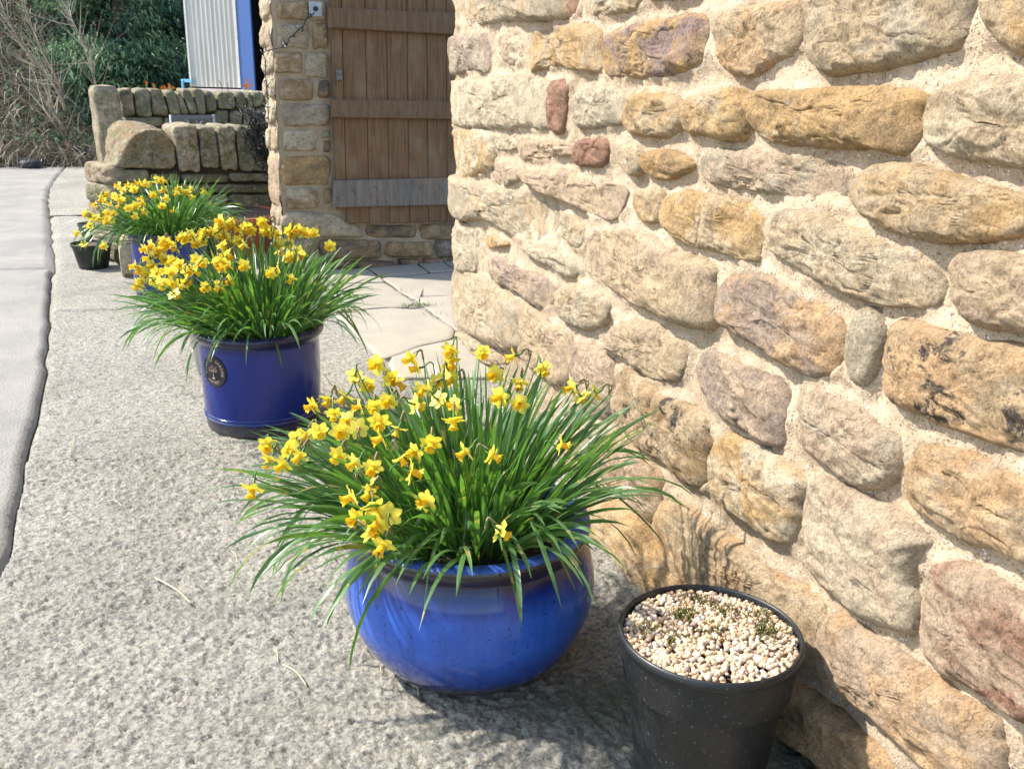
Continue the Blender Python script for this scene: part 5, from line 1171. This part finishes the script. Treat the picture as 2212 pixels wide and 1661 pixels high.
def conifer(x, y, h, r, nb, label, seed, dens=150):
    t_ = thing('conifer_tree', label, 'tree', (x, y, 0), 'conifers behind the walls'); R0 = np.random.default_rng(seed)
    mb = MB(); mb.tube([(0, 0, 0), (.05, 0, h*.5), (0, 0, h)], [.16, .11, .02], 8); obj('trunk', mb.mesh('trunk'), mat_simple('conifer_bark', (.07, .05, .035), (.11, .08, .055), 20, .9, .01), t_)
    P, D, Lq, Wq, Tn = [], [], [], [], []; ml = MB()
    for b_ in range(nb):
        zz = .1+(h-.3)*(R0.random()**1.1); a = R0.uniform(0, 2*PI) if b_ % 3 else R0.uniform(PI, 2*PI); rm = r*(1-.75*(zz/h)**1.6)*R0.uniform(.72, 1.08)
        tip = np.array([math.cos(a)*rm, math.sin(a)*rm, zz-.25*rm]); root = np.array([0, 0, zz]); ml.tube([root, (root+tip)/2+[0, 0, .06], tip], [.03, .02, .006], 4, False)
        n_ = int(dens*1.7); s = R0.uniform(.35, 1.05, n_)**.7; c = root+(tip-root)*s[:, None]; w_ = .23*(.35+.65*s)
        off = R0.normal(0, 1, (n_, 3))*np.c_[w_, w_, w_*.45]; off[:, 2] -= .12*np.abs(off[:, 0])
        c = c+off; dd = np.c_[np.full(n_, math.cos(a)*.9), np.full(n_, math.sin(a)*.9), np.full(n_, -.30)]+R0.normal(0, .75, (n_, 3))
        P.append(c); D.append(dd); Lq.append(R0.uniform(.05, .13, n_)); Wq.append(R0.uniform(.014, .036, n_)); tb = R0.uniform(.1, .95)
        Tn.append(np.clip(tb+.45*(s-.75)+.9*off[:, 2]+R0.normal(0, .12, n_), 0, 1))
    P, D, Lq, Wq, Tn = map(np.concatenate, (P, D, Lq, Wq, Tn))
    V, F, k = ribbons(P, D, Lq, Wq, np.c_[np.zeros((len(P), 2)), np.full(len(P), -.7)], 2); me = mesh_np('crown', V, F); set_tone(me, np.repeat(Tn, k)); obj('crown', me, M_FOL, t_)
    obj('limbs', ml.mesh('limbs'), mat_simple('limb_bark', (.07, .05, .035), (.10, .07, .05), 20, .9, 0), t_)
conifer(-1.75, 16.6, 5.6, 1.35, 230, 'dark drooping conifer directly left of the white shed door', 3, 190)
conifer(-3.0, 18.4, 7.5, 1.6, 170, 'lighter green conifer above the bare saplings', 5, 150)
conifer(-.6, 18.2, 6.0, 1.6, 120, 'shadowy conifer behind the shed', 7, 120)
conifer(-1.9, 20.5, 8.5, 2.4, 170, 'tall dark conifer standing behind the other two', 9, 130)
conifer(-5.8, 21.0, 9.5, 2.2, 150, 'conifer at the far left edge beyond the brambles', 11, 130)
conifer(-4.2, 23.5, 11, 2.4, 150, 'dim conifer farthest back on the bank', 13, 120)
# dark odds and ends at the far edge of the road
M_DRK = mat_simple('dark_painted_board', (.03, .03, .04), (.05, .05, .06), 20, .6, .002)
q = on_ground(130, 352); mb = MB(); mb.box((0, 0, .10), (.24, .12, .02)); mb.box((-.18, 0, .04), (.02, .1, .05)); mb.box((.18, 0, .04), (.02, .1, .05))
obj('low_bench', mb.mesh('low_bench', False), M_DRK, None, q+np.array([0, -.35, 0]), label='dark low board on legs at the far edge of the road', category='bench')
q = on_ground(78, 358); mb = MB(); V, F = lathe([(.12, 0), (.14, .03), (.14, .08), (.10, .10), (.001, .10)], 24); mb.add(V, F); obj('dark_tub', mb.mesh('dark_tub'), M_DRK, None, q+np.array([0, -.35, 0]), label='small round black tub at the road edge left of the low board', category='tub')
q = on_ground(183, 350); mb = MB(); V, F = lathe(smooth_prof([(.05, 0), (.12, .03), (.17, .14), (.15, .26), (.12, .26), (.13, .16)], 3), 32); mb.add(V, F); obj('dark_planter', mb.mesh('dark_planter'), mat_simple('dark_green_glaze', (.03, .04, .04), (.06, .06, .05), 20, .3, 0), None, q+np.array([0, -.3, 0]), label='dark rounded planter just left of the gatepost', category='planter')
